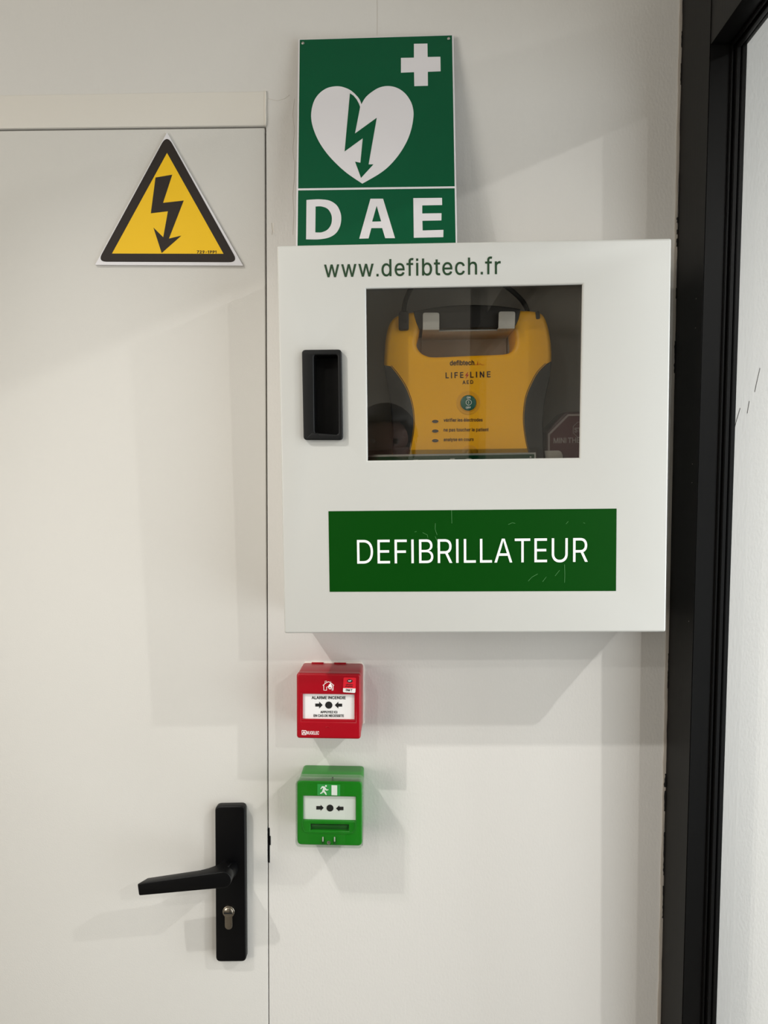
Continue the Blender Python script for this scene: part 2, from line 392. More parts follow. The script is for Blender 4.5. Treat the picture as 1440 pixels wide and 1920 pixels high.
GLYPHS = {}
for line in '''-453|P337 244 337 188 114 188 114 244
.155|P48 0 48 66 112 66 112 0
1300|P190 509 190 0 126 0 126 440 30 370 30 440 120 509
2453|B172 0 64 0 64 16 64 32 64 47 121 108 177 168 234 229 254 249 270 267 282 282 295 298 304 313 311 327 317 341 320 356 320 371 320 390 316 405 308 419 299 432 288 442 273 449 259 456 242 460 224 460 204 460 187 456 172 447 158 439 147 428 139 413 131 399 127 382 127 362 107 362 86 362 66 362 66 392 72 419 86 442 100 465 119 483 143 496 167 509 194 516 225 516 255 516 282 509 306 497 329 484 348 467 361 445 374 424 381 399 381 372 381 354 378 335 371 318 364 300 353 280 336 259 319 237 296 211 267 180 229 140 191 100 153 60 153 59 153 58 153 57 231 57 310 57 389 57 389 38 389 19 389 0 281 0
7453|P97 0 323 448 323 452 62 452 62 509 391 509 391 449 165 0
9453|B195 516 226 516 258 516 286 508 310 494 335 480 354 460 368 434 382 409 389 380 389 347 389 323 383 297 373 270 362 243 343 209 315 168 277 112 239 56 200 0 177 0 154 0 130 0 187 83 244 165 301 248 303 248 305 248 307 248 303 238 296 229 287 221 279 213 269 207 257 202 245 197 232 195 218 195 187 195 160 201 137 214 114 227 96 245 83 269 70 292 64 320 64 352 64 384 71 412 85 436 99 461 118 480 143 494 167 508|B246 460 226 460 207 460 189 456 174 446 159 437 147 424 138 407 130 391 125 372 125 352 125 330 130 312 138 295 147 279 159 266 174 257 189 248 207 243 226 243 246 243 263 248 279 257 294 266 306 279 314 295 323 311 327 330 327 350 327 372 323 391 314 407 306 424 294 437 279 446 264 456
A480|P16 0 201 509 276 509 463 0 395 0 287 302 264 372 232 478 245 478 213 371 191 302 85 0|P110 142 110 199 370 199 370 142
B456|B122 0 60 0 60 170 60 339 60 509 120 509 181 509 241 509 276 509 306 503 329 491 352 479 369 462 381 442 392 422 398 399 398 374 398 352 394 334 387 320 379 306 369 294 356 286 344 277 330 271 315 267 315 265 315 264 315 262 331 261 347 255 363 245 379 235 392 221 402 203 413 185 418 163 418 136 418 111 412 87 400 67 388 46 370 30 344 18 319 6 287 0 247 0 184 0|B125 115 125 57 165 57 205 57 245 57 284 57 313 65 330 80 347 95 355 114 355 137 355 154 351 170 342 184 334 198 321 209 306 218 290 227 271 231 248 231 207 231 166 231 125 231 125 173|B125 341 125 285 162 285 200 285 238 285 257 285 273 289 288 296 303 303 315 313 323 326 332 339 336 355 336 372 336 395 328 414 313 429 297 444 273 452 240 452 202 452 163 452 125 452 125 396
C510|B293 -7 267 -7 223 -7 184 4 150 25 116 46 89 76 70 115 50 154 40 201 40 254 40 308 50 354 70 393 89 432 116 462 150 484 184 505 223 516 267 516 293 516 317 512 340 504 363 497 384 486 402 471 420 457 436 439 448 418 460 398 468 374 473 348 451 348 430 348 408 348 404 366 398 381 389 395 381 408 370 419 357 428 345 438 331 444 315 449 300 454 284 456 267 456 236 456 208 448 184 432 159 417 139 394 125 364 111 334 103 297 103 254 103 211 111 175 125 145 140 115 159 92 184 76 209 61 236 53 267 53 284 53 300 55 315 60 331 65 345 71 357 81 370 90 381 101 389 114 398 128 404 143 408 160 430 160 451 160 473 160 469 135 460 111 448 91 436 70 421 52 402 38 384 23 363 12 341 5 318 -3
D502|B271 0 219 0 178 0 137 0 96 0 96 19 96 38 96 57 136 57 175 57 215 57 256 57 291 65 318 81 345 97 366 119 379 149 392 179 399 214 399 255 399 296 392 331 379 361 366 390 346 412 320 428 293 444 260 452 221 452 178 452 136 452 93 452 93 471 93 490 93 509 137 509 181 509 225 509 275 509 317 499 353 478 388 458 415 429 433 391 452 353 462 308 462 255 462 202 452 157 433 119 414 81 387 51 351 31 314 10|P125 509 125 0 60 0 60 509
E419|P60 0 60 509 372 509 372 452 125 452 125 286 355 286 355 229 125 229 125 57 375 57 375 0
F410|P60 0 60 509 369 509 369 452 125 452 125 278 346 278 346 221 125 221 125 0
G520|B309 -7 269 -7 223 -7 184 4 149 25 115 46 88 77 69 116 50 155 40 201 40 254 40 308 50 354 69 393 88 432 115 462 149 484 183 505 221 516 265 516 292 516 317 512 340 504 364 496 385 484 403 469 422 454 437 437 449 416 461 396 470 373 474 349 452 349 430 349 408 349 403 365 396 380 387 393 379 406 368 417 356 427 344 436 330 444 315 448 300 453 283 456 265 456 235 456 208 448 183 432 159 417 139 394 125 364 111 334 103 297 103 254 103 211 111 175 125 145 140 115 159 92 184 76 209 61 237 53 269 53 297 53 323 59 345 71 367 83 384 101 396 123 409 146 415 172 415 202 421 201 428 200 434 199 384 199 333 199 283 199 283 218 283 237 283 256 348 256 413 256 478 256 478 237 478 219 478 200 478 158 469 122 451 91 433 60 408 36 377 19 345 2
H517|P60 0 60 509 125 509 125 289 392 289 392 509 457 509 457 0 392 0 392 232 125 232 125 0
I185|P60 0 60 509 125 509 125 0
L393|P60 0 60 509 125 509 125 57 361 57 361 0
M628|P60 0 60 509 152 509 277 187 287 159 299 123 311 84 322 49 307 49 318 83 330 121 342 158 352 187 476 509 568 509 568 0 504 0 504 291 504 327 505 369 506 413 507 457 513 457 498 409 482 363 467 322 456 291 342 0 286 0 170 291 159 321 145 361 129 408 112 457 119 457 120 416 121 372 122 328 122 291 122 0
N523|P60 0 60 509 136 509 343 183 363 151 388 107 414 55 405 54 401 108 399 157 399 195 399 509 463 509 463 0 387 0 202 290 177 331 148 381 108 452 119 454 122 384 124 328 125 291 125 0
O533|B311 -7 267 -7 223 -7 184 4 150 25 116 46 90 76 70 115 50 154 40 201 40 254 40 308 50 354 70 393 90 432 116 462 150 484 184 505 223 516 267 516 311 516 350 505 384 484 418 462 444 432 464 393 483 354 493 308 493 254 493 201 483 154 464 115 444 76 418 46 384 25 350 4|B236 53 267 53 297 53 325 61 349 76 374 91 394 114 408 144 423 174 430 211 430 254 430 298 423 335 408 365 394 395 374 417 349 433 325 448 297 456 267 456 236 456 209 448 184 433 159 417 140 394 125 364 111 334 103 297 103 254 103 211 111 174 125 144 140 114 159 92 184 76 209 61
P445|B82 0 60 0 60 170 60 339 60 509 118 509 177 509 235 509 274 509 307 502 332 487 358 473 377 454 390 430 402 405 409 378 409 348 409 317 402 290 390 265 377 241 358 222 332 207 307 193 274 186 235 186 193 186 151 186 109 186 109 205 109 224 109 242 150 242 191 242 233 242 259 242 281 247 297 256 313 265 325 278 333 294 341 310 344 328 344 348 344 368 341 386 333 402 325 417 313 430 297 439 280 448 259 452 232 452 196 452 160 452 125 452 125 301 125 151 125 0 103 0
R449|B82 0 60 0 60 170 60 339 60 509 119 509 177 509 236 509 275 509 307 502 333 489 359 475 378 457 390 433 403 410 409 382 409 352 409 321 403 295 390 271 378 248 359 230 333 217 307 204 275 198 236 198 189 198 143 198 96 198 96 217 96 236 96 255 142 255 188 255 234 255 260 255 281 259 298 267 314 275 326 286 334 300 341 315 345 332 345 352 345 372 341 390 334 405 326 420 314 431 298 440 281 448 259 452 233 452 197 452 161 452 125 452 125 301 125 151 125 0 103 0|P353 0 230 229 303 229 428 0
S447|B263 -9 224 -9 187 -9 155 -3 128 9 100 21 79 38 64 60 49 82 40 107 38 137 60 137 82 137 104 137 106 117 112 101 123 88 134 75 149 65 166 59 184 52 203 49 224 49 247 49 268 53 286 60 304 68 319 78 329 92 340 105 346 121 346 139 346 155 341 169 332 179 323 189 311 198 296 205 281 211 264 217 245 222 224 228 204 234 184 239 142 251 109 268 86 289 63 311 52 339 52 372 52 401 60 426 75 448 90 469 111 486 138 498 164 510 194 516 227 516 261 516 290 510 316 498 342 486 362 469 377 449 392 428 400 404 401 378 380 378 358 378 337 378 335 403 323 423 302 437 281 451 256 459 225 459 203 459 184 455 167 448 151 441 138 431 129 418 120 406 115 391 115 376 115 358 120 344 131 334 142 323 154 314 169 308 184 302 199 297 212 293 230 289 247 284 264 279 279 275 295 270 312 264 328 257 344 248 359 238 373 227 385 214 395 198 404 181 408 162 408 139 408 111 401 86 386 64 372 41 351 24 323 11 296 -2
T449|P32 452 32 509 417 509 417 452 257 452 257 0 193 0 193 452
U517|B299 -8 259 -8 219 -8 184 0 154 15 124 31 101 53 85 80 68 107 60 138 60 173 60 285 60 397 60 509 81 509 103 509 124 509 124 399 124 288 124 178 124 154 130 132 141 113 152 94 167 79 187 68 207 57 231 52 259 52 287 52 311 57 331 68 351 79 366 94 377 113 387 132 393 154 393 178 393 288 393 399 393 509 414 509 436 509 457 509 457 397 457 285 457 173 457 138 449 107 433 80 416 53 393 31 363 15 334 0
Y472|P203 0 203 208 16 509 91 509 192 344 222 292 250 230 224 230 251 293 280 344 381 509 455 509 268 208 268 0
Z438|P42 0 42 46 273 385 306 431 341 476 348 454 285 452 223 452 40 452 40 509 397 509 397 462 169 129 134 81 97 33 90 54 152 57 214 57 399 57 399 0
a389|B182 -9 160 -9 136 -9 114 -4 94 5 75 14 59 27 48 45 36 62 30 83 30 108 30 130 35 147 43 161 52 175 63 185 78 193 92 201 108 207 125 211 143 215 160 218 178 220 201 223 219 225 234 227 248 228 258 231 265 235 272 239 276 245 276 255 276 255 276 256 276 257 276 272 273 286 267 297 261 308 252 316 240 322 228 328 213 331 196 331 178 331 162 328 149 322 136 317 126 309 118 301 110 292 104 283 100 274 80 280 61 285 41 291 50 314 62 332 79 346 95 360 113 369 133 375 153 381 173 384 194 384 208 384 223 383 239 379 255 376 271 370 286 360 301 351 313 338 322 320 332 303 337 280 337 251 337 168 337 84 337 0 317 0 297 0 277 0 277 17 277 35 277 52 275 52 274 52 272 52 268 43 261 34 252 25 243 15 230 7 215 1 200 -5|B155 45 170 45 193 45 212 50 228 59 243 68 255 79 263 93 271 107 276 122 276 138 276 155 276 173 276 190 273 187 268 184 259 182 251 180 242 178 231 176 221 174 210 172 200 171 190 170 182 169 175 168 161 166 147 163 134 159 121 154 111 148 103 139 96 131 92 119 92 105 92 92 95 81 102 72 109 63 118 57 130 52 142 48
b424|B261 -8 229 -8 206 -8 187 -4 172 4 158 12 146 21 138 31 129 42 123 51 118 59 116 59 114 59 112 59 112 39 112 20 112 0 92 0 72 0 53 0 53 170 53 339 53 509 73 509 93 509 114 509 114 446 114 382 114 319 115 319 117 319 118 319 123 327 129 336 137 346 145 356 157 365 171 373 186 381 205 384 229 384 261 384 289 376 313 361 337 345 356 322 370 293 383 263 390 229 390 189 390 149 383 114 370 84 356 55 337 32 313 16 289 0|B197 47 220 47 244 47 263 53 279 66 295 78 308 95 316 117 324 138 328 162 328 189 328 216 324 240 316 261 308 282 296 299 280 311 264 324 244 330 220 330 197 330 177 324 161 312 145 300 133 284 125 263 117 242 113 217 113 189 113 161 117 136 125 115 133 94 146 77 162 65 178 53
c396|B226 -8 207 -8 173 -8 143 0 117 16 91 33 71 56 56 85 41 114 34 149 34 187 34 227 41 262 56 291 71 321 91 343 117 360 143 376 173 384 207 384 226 384 243 382 260 377 276 372 292 365 305 356 319 347 330 335 340 322 350 309 357 294 362 277 342 272 322 267 303 262 300 272 296 281 290 289 285 297 278 305 270 311 262 317 253 322 242 325 232 328 220 330 207 330 182 330 161 323 145 310 129 297 116 280 108 258 100 237 96 213 96 187 96 162 100 139 108 117 116 96 129 79 145 66 161 53 182 46 207 46 220 46 232 48 243 52 253 55 263 60 271 66 279 72 286 80 292 89 297 97 301 107 304 117 324 112 343 107 363 102 358 85 351 70 341 56 332 43 320 31 306 21 293 12 277 4 261 -1 244 -6
d424|B219 -8 195 -8 164 -8 136 0 111 16 87 32 68 55 55 84 41 114 34 149 34 189 34 229 41 263 55 293 69 322 88 345 112 361 136 376 164 384 196 384 219 384 238 381 253 373 268 365 279 356 287 346 296 336 302 327 306 319 308 319 309 319 311 319 311 382 311 446 311 509 331 509 351 509 372 509 372 339 372 170 372 0 352 0 332 0 313 0 313 20 313 39 313 59 311 59 309 59 307 59 302 51 295 42 287 31 278 21 267 12 252 4 238 -4|B181 47 205 47 227 47 247 53 263 65 279 77 291 94 299 115 308 136 312 161 312 189 312 217 308 242 300 263 292 284 279 300 263 312 247 324 228 330 205 330 181 330 161 324 145 311 129 299 116 282 108 261 100 240 96 216 96 189 96 162 100 138 109 117 117 95 129 78 145 66 161 53
e404|B238 -8 212 -8 175 -8 143 0 117 16 90 33 70 56 56 85 41 114 34 148 34 187 34 226 41 260 55 290 69 319 89 343 115 359 141 376 171 384 205 384 226 384 246 381 266 374 285 367 303 356 319 341 335 326 348 306 357 282 366 258 371 228 371 194 371 186 371 178 371 169 272 169 174 169 75 169 75 187 75 204 75 221 163 221 250 221 338 221 329 215 319 208 310 202 310 227 306 249 298 269 290 288 278 303 263 314 247 325 228 330 205 330 182 330 163 325 146 313 130 302 118 288 109 270 100 251 96 232 96 211 96 200 96 189 96 178 96 150 101 126 110 106 120 87 134 72 151 61 168 51 189 46 212 46 228 46 241 48 254 53 266 57 277 64 285 73 294 82 301 93 306 105 325 101 345 96 365 91 359 71 349 54 335 39 321 24 303 13 283 4 262 -4
f254|P228 379 228 327 6 327 6 379|B101 0 81 0 81 144 81 288 81 432 81 453 86 471 96 486 106 500 119 511 135 519 152 526 169 530 187 530 201 530 213 529 222 527 232 525 238 523 243 521 238 503 233 486 227 468 224 470 220 471 215 472 210 473 203 474 195 474 176 474 163 469 154 460 146 451 142 437 142 419 142 279 142 140 142 0 121 0
h410|B114 249 114 227 114 151 114 76 114 0 93 0 73 0 53 0 53 170 53 339 53 509 73 509 93 509 114 509 114 435 114 361 114 287 110 287 106 287 102 287 114 322 131 347 152 362 174 377 199 384 227 384 253 384 276 379 295 369 315 358 330 342 341 321 352 299 357 273 357 240 357 160 357 80 357 0 337 0 316 0 296 0 296 78 296 157 296 235 296 265 288 288 273 304 258 321 237 329 210 329 192 329 175 325 161 317 146 309 135 298 126 283 118 267
i167|P53 0 53 379 114 379 114 0|P53 448 53 512 114 512 114 448
l166|P52 0 52 509 114 509 114 0
n410|B114 249 114 227 114 151 114 76 114 0 93 0 73 0 53 0 53 126 53 253 53 379 72 379 92 379 112 379 112 349 112 318 112 287 109 287 106 287 102 287 114 322 131 347 152 362 174 377 199 384 227 384 253 384 276 379 295 369 314 358 330 342 341 321 352 299 357 273 357 240 357 160 357 80 357 0 337 0 316 0 296 0 296 78 296 157 296 235 296 265 288 288 273 304 258 321 237 329 210 329 192 329 175 325 161 317 146 309 135 298 126 283 118 267
o415|B242 -8 207 -8 173 -8 143 0 117 16 91 33 71 56 56 85 41 114 34 149 34 187 34 227 41 262 56 291 71 321 91 343 117 360 143 376 173 384 207 384 242 384 273 376 299 360 325 343 345 321 359 291 374 262 381 227 381 187 381 149 374 114 359 85 345 56 325 33 299 16 273 0|B182 46 207 46 233 46 254 53 270 66 287 79 299 96 307 117 315 139 319 162 319 187 319 213 315 236 307 258 299 280 287 297 270 310 254 323 233 330 207 330 182 330 161 323 145 310 129 297 116 280 108 258 100 237 96 213 96 187 96 162 100 139 108 117 116 96 129 79 145 66 161 53
p424|B73 -143 53 -143 53 31 53 205 53 379 72 379 92 379 112 379 112 359 112 339 112 319 114 319 116 319 118 319 123 327 129 336 137 346 145 356 157 365 171 373 186 381 205 384 229 384 261 384 289 376 313 361 337 345 356 322 370 293 383 263 390 229 390 189 390 149 383 114 370 84 356 55 337 32 313 16 289 0 261 -8 229 -8 206 -8 187 -4 173 4 158 12 146 21 138 31 130 42 123 51 118 59 117 59 115 59 114 59 114 -8 114 -76 114 -143 93 -143|B197 47 220 47 244 47 263 53 279 66 295 78 308 95 316 117 324 138 328 162 328 189 328 216 324 240 316 261 308 282 296 299 280 311 264 324 244 330 220 330 197 330 177 324 161 312 145 300 133 284 125 263 117 242 113 217 113 189 113 161 117 136 125 115 133 94 146 77 162 65 178 53
r259|B73 0 53 0 53 126 53 253 53 379 72 379 92 379 112 379 112 360 112 340 112 321 113 321 114 321 115 321 122 340 135 355 152 367 170 379 190 385 213 385 218 385 223 385 229 384 235 384 240 384 243 384 243 363 243 343 243 322 242 323 237 323 230 324 223 325 215 326 207 326 189 326 173 322 159 315 145 307 134 297 126 284 118 270 114 255 114 237 114 158 114 79 114 0 93 0
s365|B211 -8 182 -8 156 -8 133 -4 112 3 92 11 75 23 62 38 49 53 40 72 36 94 55 98 74 102 94 107 99 86 109 70 124 60 139 50 158 45 181 45 208 45 229 51 244 62 260 74 268 87 268 103 268 116 263 127 254 136 245 144 231 151 212 155 191 160 170 165 149 170 115 178 89 191 72 208 55 225 47 247 47 274 47 296 53 315 65 332 77 348 94 361 115 370 136 380 160 384 187 384 213 384 235 380 254 372 272 365 287 353 299 339 310 325 319 309 324 290 305 286 287 281 268 277 263 292 255 304 243 316 230 327 212 333 187 333 165 333 146 327 131 317 116 306 109 293 109 277 109 263 114 252 124 243 134 235 150 228 172 223 191 218 210 214 229 209 264 201 290 188 306 171 323 154 331 133 331 107 331 84 325 64 312 47 300 30 282 16 260 6 237 -3
t227|P204 379 204 327 6 327 6 379|B65 345 65 471 85 471 106 471 126 471 126 347 126 222 126 98 126 81 129 69 136 61 143 54 154 50 170 50 174 50 179 50 185 51 191 52 197 53 202 54 206 36 209 19 213 2 207 0 200 -2 192 -3 184 -4 176 -4 168 -4 136 -4 110 4 92 21 74 38 65 62 65 93 65 219
u410|B211 -5 182 -5 157 -5 134 0 115 11 95 21 80 37 69 59 58 80 53 107 53 139 53 219 53 299 53 379 73 379 93 379 114 379 114 301 114 222 114 144 114 114 121 91 137 75 152 58 173 50 200 50 218 50 235 54 249 62 264 70 275 81 283 97 292 112 296 131 296 153 296 228 296 304 296 379 316 379 337 379 357 379 357 253 357 126 357 0 337 0 318 0 298 0 298 31 298 61 298 92 301 92 304 92 307 92 295 57 279 32 257 17 235 2
v389|P163 0 17 379 84 379 165 155 187 87 206 21 184 21 203 87 224 155 305 379 371 379 226 0
w567|P138 0 23 379 87 379 133 214 154 137 175 41 165 41 186 135 206 214 252 379 316 379 362 214 382 136 402 41 391 41 413 135 434 214 480 379 545 379 429 0 368 0 319 172 305 225 291 280 277 338 291 338 277 280 263 225 248 172 199 0
y389|B51 -140 47 -139 52 -121 57 -103 61 -86 65 -86 68 -87 71 -87 83 -90 94 -91 104 -89 114 -87 122 -82 130 -74 138 -66 145 -53 151 -36 155 -24 159 -13 163 -1 114 126 66 252 17 379 40 379 62 379 84 379 111 305 138 230 165 155 174 132 181 109 187 87 193 64 199 42 206 21 198 21 191 21 184 21 190 42 196 64 202 87 209 110 216 132 224 155 251 230 278 305 305 379 327 379 349 379 371 379 316 234 260 88 204 -58 196 -78 187 -94 177 -107 166 -120 153 -129 139 -136 125 -142 109 -145 91 -145 81 -145 72 -144 65 -143 57 -142
é404|B238 -8 212 -8 175 -8 143 0 117 16 90 33 70 56 56 85 41 114 34 148 34 187 34 226 41 260 55 290 69 319 89 343 115 359 141 376 171 384 205 384 226 384 246 381 266 374 285 367 303 356 319 341 335 326 348 306 357 282 366 258 371 228 371 194 371 186 371 178 371 169 272 169 174 169 75 169 75 187 75 204 75 221 163 221 250 221 338 221 329 215 319 208 310 202 310 227 306 249 298 269 290 288 278 303 263 314 247 325 228 330 205 330 182 330 163 325 146 313 130 302 118 288 109 270 100 251 96 232 96 211 96 200 96 189 96 178 96 150 101 126 110 106 120 87 134 72 151 61 168 51 189 46 212 46 228 46 241 48 254 53 266 57 277 64 285 73 294 82 301 93 306 105 325 101 345 96 365 91 359 71 349 54 335 39 321 24 303 13 283 4 262 -4|P177 429 225 529 293 529 227 429'''.split('\n'):
    parts = line[1:].split('|')
    sp = []
    for q in parts[1:]:
        v = list(map(int, q[1:].split()))
        if q[0] == 'P':
            sp.append(('P', [(v[i], v[i + 1]) for i in range(0, len(v), 2)]))
        else:
            sp.append(('B', [((v[i], v[i + 1]), (v[i + 2], v[i + 3]), (v[i + 4], v[i + 5])) for i in range(0, len(v), 6)]))
    GLYPHS[line[0]] = (int(parts[0]), sp)

def sample_bezier(pts, res):
    out = []
    for i, (hl, co, hr) in enumerate(pts):
        h2, c2, _ = pts[(i + 1) % len(pts)]
        out.append(co)
        dev = abs((hr[0] - co[0]) * (c2[1] - co[1]) - (hr[1] - co[1]) * (c2[0] - co[0])) + abs((h2[0] - co[0]) * (c2[1] - co[1]) - (h2[1] - co[1]) * (c2[0] - co[0]))
        if dev < 400:
            continue
        for j in range(1, res):
            t = j / res
            u = 1 - t
            out.append(tuple(u ** 3 * co[m_] + 3 * u * u * t * hr[m_] + 3 * u * t * t * h2[m_] + t ** 3 * c2[m_] for m_ in (0, 1)))
    return out

def offset_loop(L, k):
    """Fatten a clockwise outline (or thin a hole) by k to its left."""
    out = []
    for i, p in enumerate(L):
        a = Vector(L[i - 1]); b = Vector(p); c = Vector(L[(i + 1) % len(L)])
        n1 = Vector((-(b - a).y, (b - a).x)).normalized()
        n2 = Vector((-(c - b).y, (c - b).x)).normalized()
        m_ = n1 + n2
        d = max(0.35, 1 + n1.dot(n2))
        out.append(tuple(b + m_ * (k / d)))
    return out

def fill_nonzero(bm, conts, place, y0, y1):
    from mathutils.geometry import delaunay_2d_cdt
    S = 1e5
    vs, es = [], []
    for L in conts:
        n = len(vs)
        vs += [Vector((q[0] * S, q[1] * S)) for q in L]
        es += [(n + i, n + (i + 1) % len(L)) for i in range(len(L))]
    V, E, F, _, _, _ = delaunay_2d_cdt(vs, es, [], 0, 1e-3)
    keep = []
    for f in F:
        c = sum((V[i] for i in f), Vector((0, 0))) / len(f)
        wn = 0
        for L in conts:
            for i in range(len(L)):
                ax, ay = L[i - 1][0] * S, L[i - 1][1] * S
                bx, by = L[i][0] * S, L[i][1] * S
                if (ay <= c.y) != (by <= c.y):
                    if ax + (c.y - ay) / (by - ay) * (bx - ax) > c.x:
                        wn += 1 if by > ay else -1
        if wn:
            keep.append(f)
    vf, vb = {}, {}
    for f in keep:
        for i in f:
            if i not in vf:
                q = place((V[i].x / S, V[i].y / S))
                vf[i] = bm.verts.new((q[0], y0, q[1]))
                vb[i] = bm.verts.new((q[0], y1, q[1]))
    cnt = {}
    for f in keep:
        bm.faces.new([vf[i] for i in f])
        for i in range(len(f)):
            a, b = f[i], f[(i + 1) % len(f)]
            cnt.setdefault((min(a, b), max(a, b)), []).append((a, b))
    for q in cnt.values():
        if len(q) == 1:
            a, b = q[0]
            bm.faces.new((vf[b], vf[a], vb[a], vb[b]))

def lettering(fr, s, y, left, right, cap, weight=0.0, track=0.0, res=4, thick=0.0003):
    """Flat letters whose ink runs from pixel point left to right on the plane y; cap = capital height in pixels."""
    A = Vector(fr.uv(*left, y)); B = Vector(fr.uv(*right, y))
    T = Vector(fr.uv(left[0], left[1] - cap, y))
    e1 = (B - A); width = e1.length; e1.normalize()
    e2 = Vector((-e1.y, e1.x))
    sy = (T - A).length / 509.0
    x = 0.0; ink = []
    items = []
    for ch in s:
        if ch == ' ':
            x += 150 + track; continue
        adv, sp = GLYPHS[ch]
        for kind, pts in sp:
            for p in pts:
                ink.append(x + (p[0] if kind == 'P' else p[1][0]))
        items.append((x, sp))
        x += adv + track
    x0, x1 = min(ink), max(ink)
    sx = width / (x1 - x0)
    k = weight * min(sx, sy)
    bm = bmesh.new()
    for ox, sp in items:
        conts = []
        for kind, pts in sp:
            L = pts if kind == 'P' else sample_bezier(pts, res)
            L = [((ox + q[0] - x0) * sx, q[1] * sy) for q in L]
            conts.append(offset_loop(L, k) if k else L)
        fill_nonzero(bm, conts, lambda q: A + e1 * q[0] + e2 * q[1], y - thick, y)
    me = bpy.data.meshes.new('t')
    bm.to_mesh(me)
    bm.free()
    return me
# ------------------------------------------------------------------ materials
M_wall = mat('painted_plaster', 'd4d1cc', 0.55, bump=0.22, scale=330, dist=0.0012, spec=0.3, stretch=(1, 1, 0.55))
M_door = mat('door_paint', 'd1cec8', 0.45, bump=0.18, scale=650, dist=0.0006, spec=0.35, detail=2)
M_case = mat('casing_paint', 'd8d3ca', 0.38, bump=0.2, scale=160, dist=0.0006, stretch=(0.06, 1, 1), spec=0.4)
M_far = mat('grey_wall_paint', 'c6c2ba', 0.7)
M_dark = mat('gap_dark', '0c0a08', 0.9)
M_floor = mat('floor_vinyl', '7b766f', 0.4, var=0.08, vscale=20)
M_ceil = mat('ceiling_paint', 'd6d2ca', 0.8)
M_black = mat('black_frame_paint', '070605', 0.42, spec=0.13, bump=0.12, scale=220, dist=0.0004, stretch=(1, 1, 0.08))
M_blk_h = mat('black_handle_metal', '030304', 0.40, bump=0.05, scale=1500, dist=0.0001, spec=0.22)
M_blk_p = mat('black_plastic', '090909', 0.5, bump=0.15, scale=1200, dist=0.0002, spec=0.25)
M_chrome = mat('nickel', 'a39a8c', 0.25, metal=1.0)
M_steel = mat('steel', 'b5b2ac', 0.3, metal=1.0)
M_cab = mat('white_powder_coat', 'bebdb8', 0.32, bump=0.06, scale=900, dist=0.0003, spec=0.45)
M_signw = mat('sign_white', 'dad6d8', 0.42, spec=0.35)
M_sgreen = mat('sign_green', '004f30', 0.4, spec=0.18)
M_bgreen = mat('banner_green', '033f05', 0.4, spec=0.12)
M_lgreen = mat('letter_green', '0c3413', 0.45)
M_scr = mat('scratch_pale', '4f8a4f', 0.6)
M_wyel = mat('warning_yellow', 'f0c010', 0.45, spec=0.25, bump=0.2, scale=700, dist=0.0002)
M_wblk = mat('warning_black', '2b2420', 0.55, spec=0.2, bump=0.2, scale=700, dist=0.0002)
M_wpla = mat('warning_white', 'dddbde', 0.35)
M_ayel = mat('defibrillator_yellow', 'f6b408', 0.42, bump=0.08, scale=900, dist=0.0003)
M_ayel2 = mat('defibrillator_yellow_shaded', 'e0a20e', 0.45)  # darker copy of the body yellow: recess shading put into the colour
M_ablk = mat('rubber_black', '161818', 0.6, bump=0.1, scale=900, dist=0.0003)
M_ablk2 = mat('handle_black', '0c0c0c', 0.5)
M_atxt = mat('dark_print', '2a100c', 0.6)
M_ared = mat('red_print', 'b81c14', 0.6)
M_led = mat('lamp_grey', '4f4a46', 0.3)
M_teal = mat('button_green', '045c4b', 0.4)
M_white = mat('white_print', 'f0efec', 0.5)
M_maroon = mat('maroon_plastic', '4a0f1c', 0.4)
M_maroon2 = mat('dark_maroon_plastic', '2c0c13', 0.45)
M_grey = mat('grey_print', '9a918e', 0.5)
M_tab = mat('pale_plastic', 'b9b7ae', 0.45)
M_red = mat('red_plastic', '9c0417', 0.33, spec=0.35, bump=0.04, scale=900, dist=0.0002)
M_nred = mat('sticker_red', 'e01a2c', 0.4)
M_gre = mat('green_plastic', '0d7a0d', 0.34, spec=0.4)
M_gre2 = mat('dark_green_plastic', '0b5510', 0.4)
M_gsign = mat('exit_green', '2f9a45', 0.4)
M_panel = mat('white_panel', 'e4e2e0', 0.4)
M_pblk = mat('black_print', '121010', 0.5)
M_crack = mat('plaster_crack', 'bdb6ab', 0.8)
M_ridge = mat('plaster_ridge', 'e6e0d6', 0.6)
M_seal = mat('sealant', 'aaa298', 0.55, bump=0.5, scale=120, dist=0.001, stretch=(1, 1, 0.3))
G_win = glass('smoked_acrylic', (0.86, 0.85, 0.83, 1), 1.8, 0.0)
G_clear = glass('clear_plastic', (0.96, 0.98, 0.96, 1), 1.42, 0.03)
G_pane = glass('window_glass', (0.985, 0.99, 0.99, 1), 1.3, 0.0)

# ------------------------------------------------------------------ the setting
WF = Frame((0, 0, 0))
X0 = 0.3485
DXR, DXL, DZT = -0.1895, -1.10, 2.0612     # door opening
wall = obj('wall_back', slab([[(-3, 0), (DXL, 0), (DXL, DZT), (DXR, DZT), (DXR, 0), (3.5, 0), (3.5, 2.62), (-3, 2.62)]], 0.0, 0.09), M_wall)
tag(wall, 'off-white roller-painted wall behind the cabinet and the signs', kind='structure')
for nm, b, mt in (('floor', box(-3, 3.5, -4, 0.09, -0.06, 0), M_floor), ('ceiling', box(-3, 3.5, -4, 0.09, 2.62, 2.68), M_ceil),
                  ('wall_left', box(-3.08, -3, -4, 0.09, 0, 2.62), M_far), ('wall_front', box(-3, 3.5, -4.08, -4, 0, 2.62), M_far),
                  ('wall_right', box(3.5, 3.58, -4, 0.09, 0, 2.62), M_far)):
    tag(obj(nm, b, mt), kind='structure')

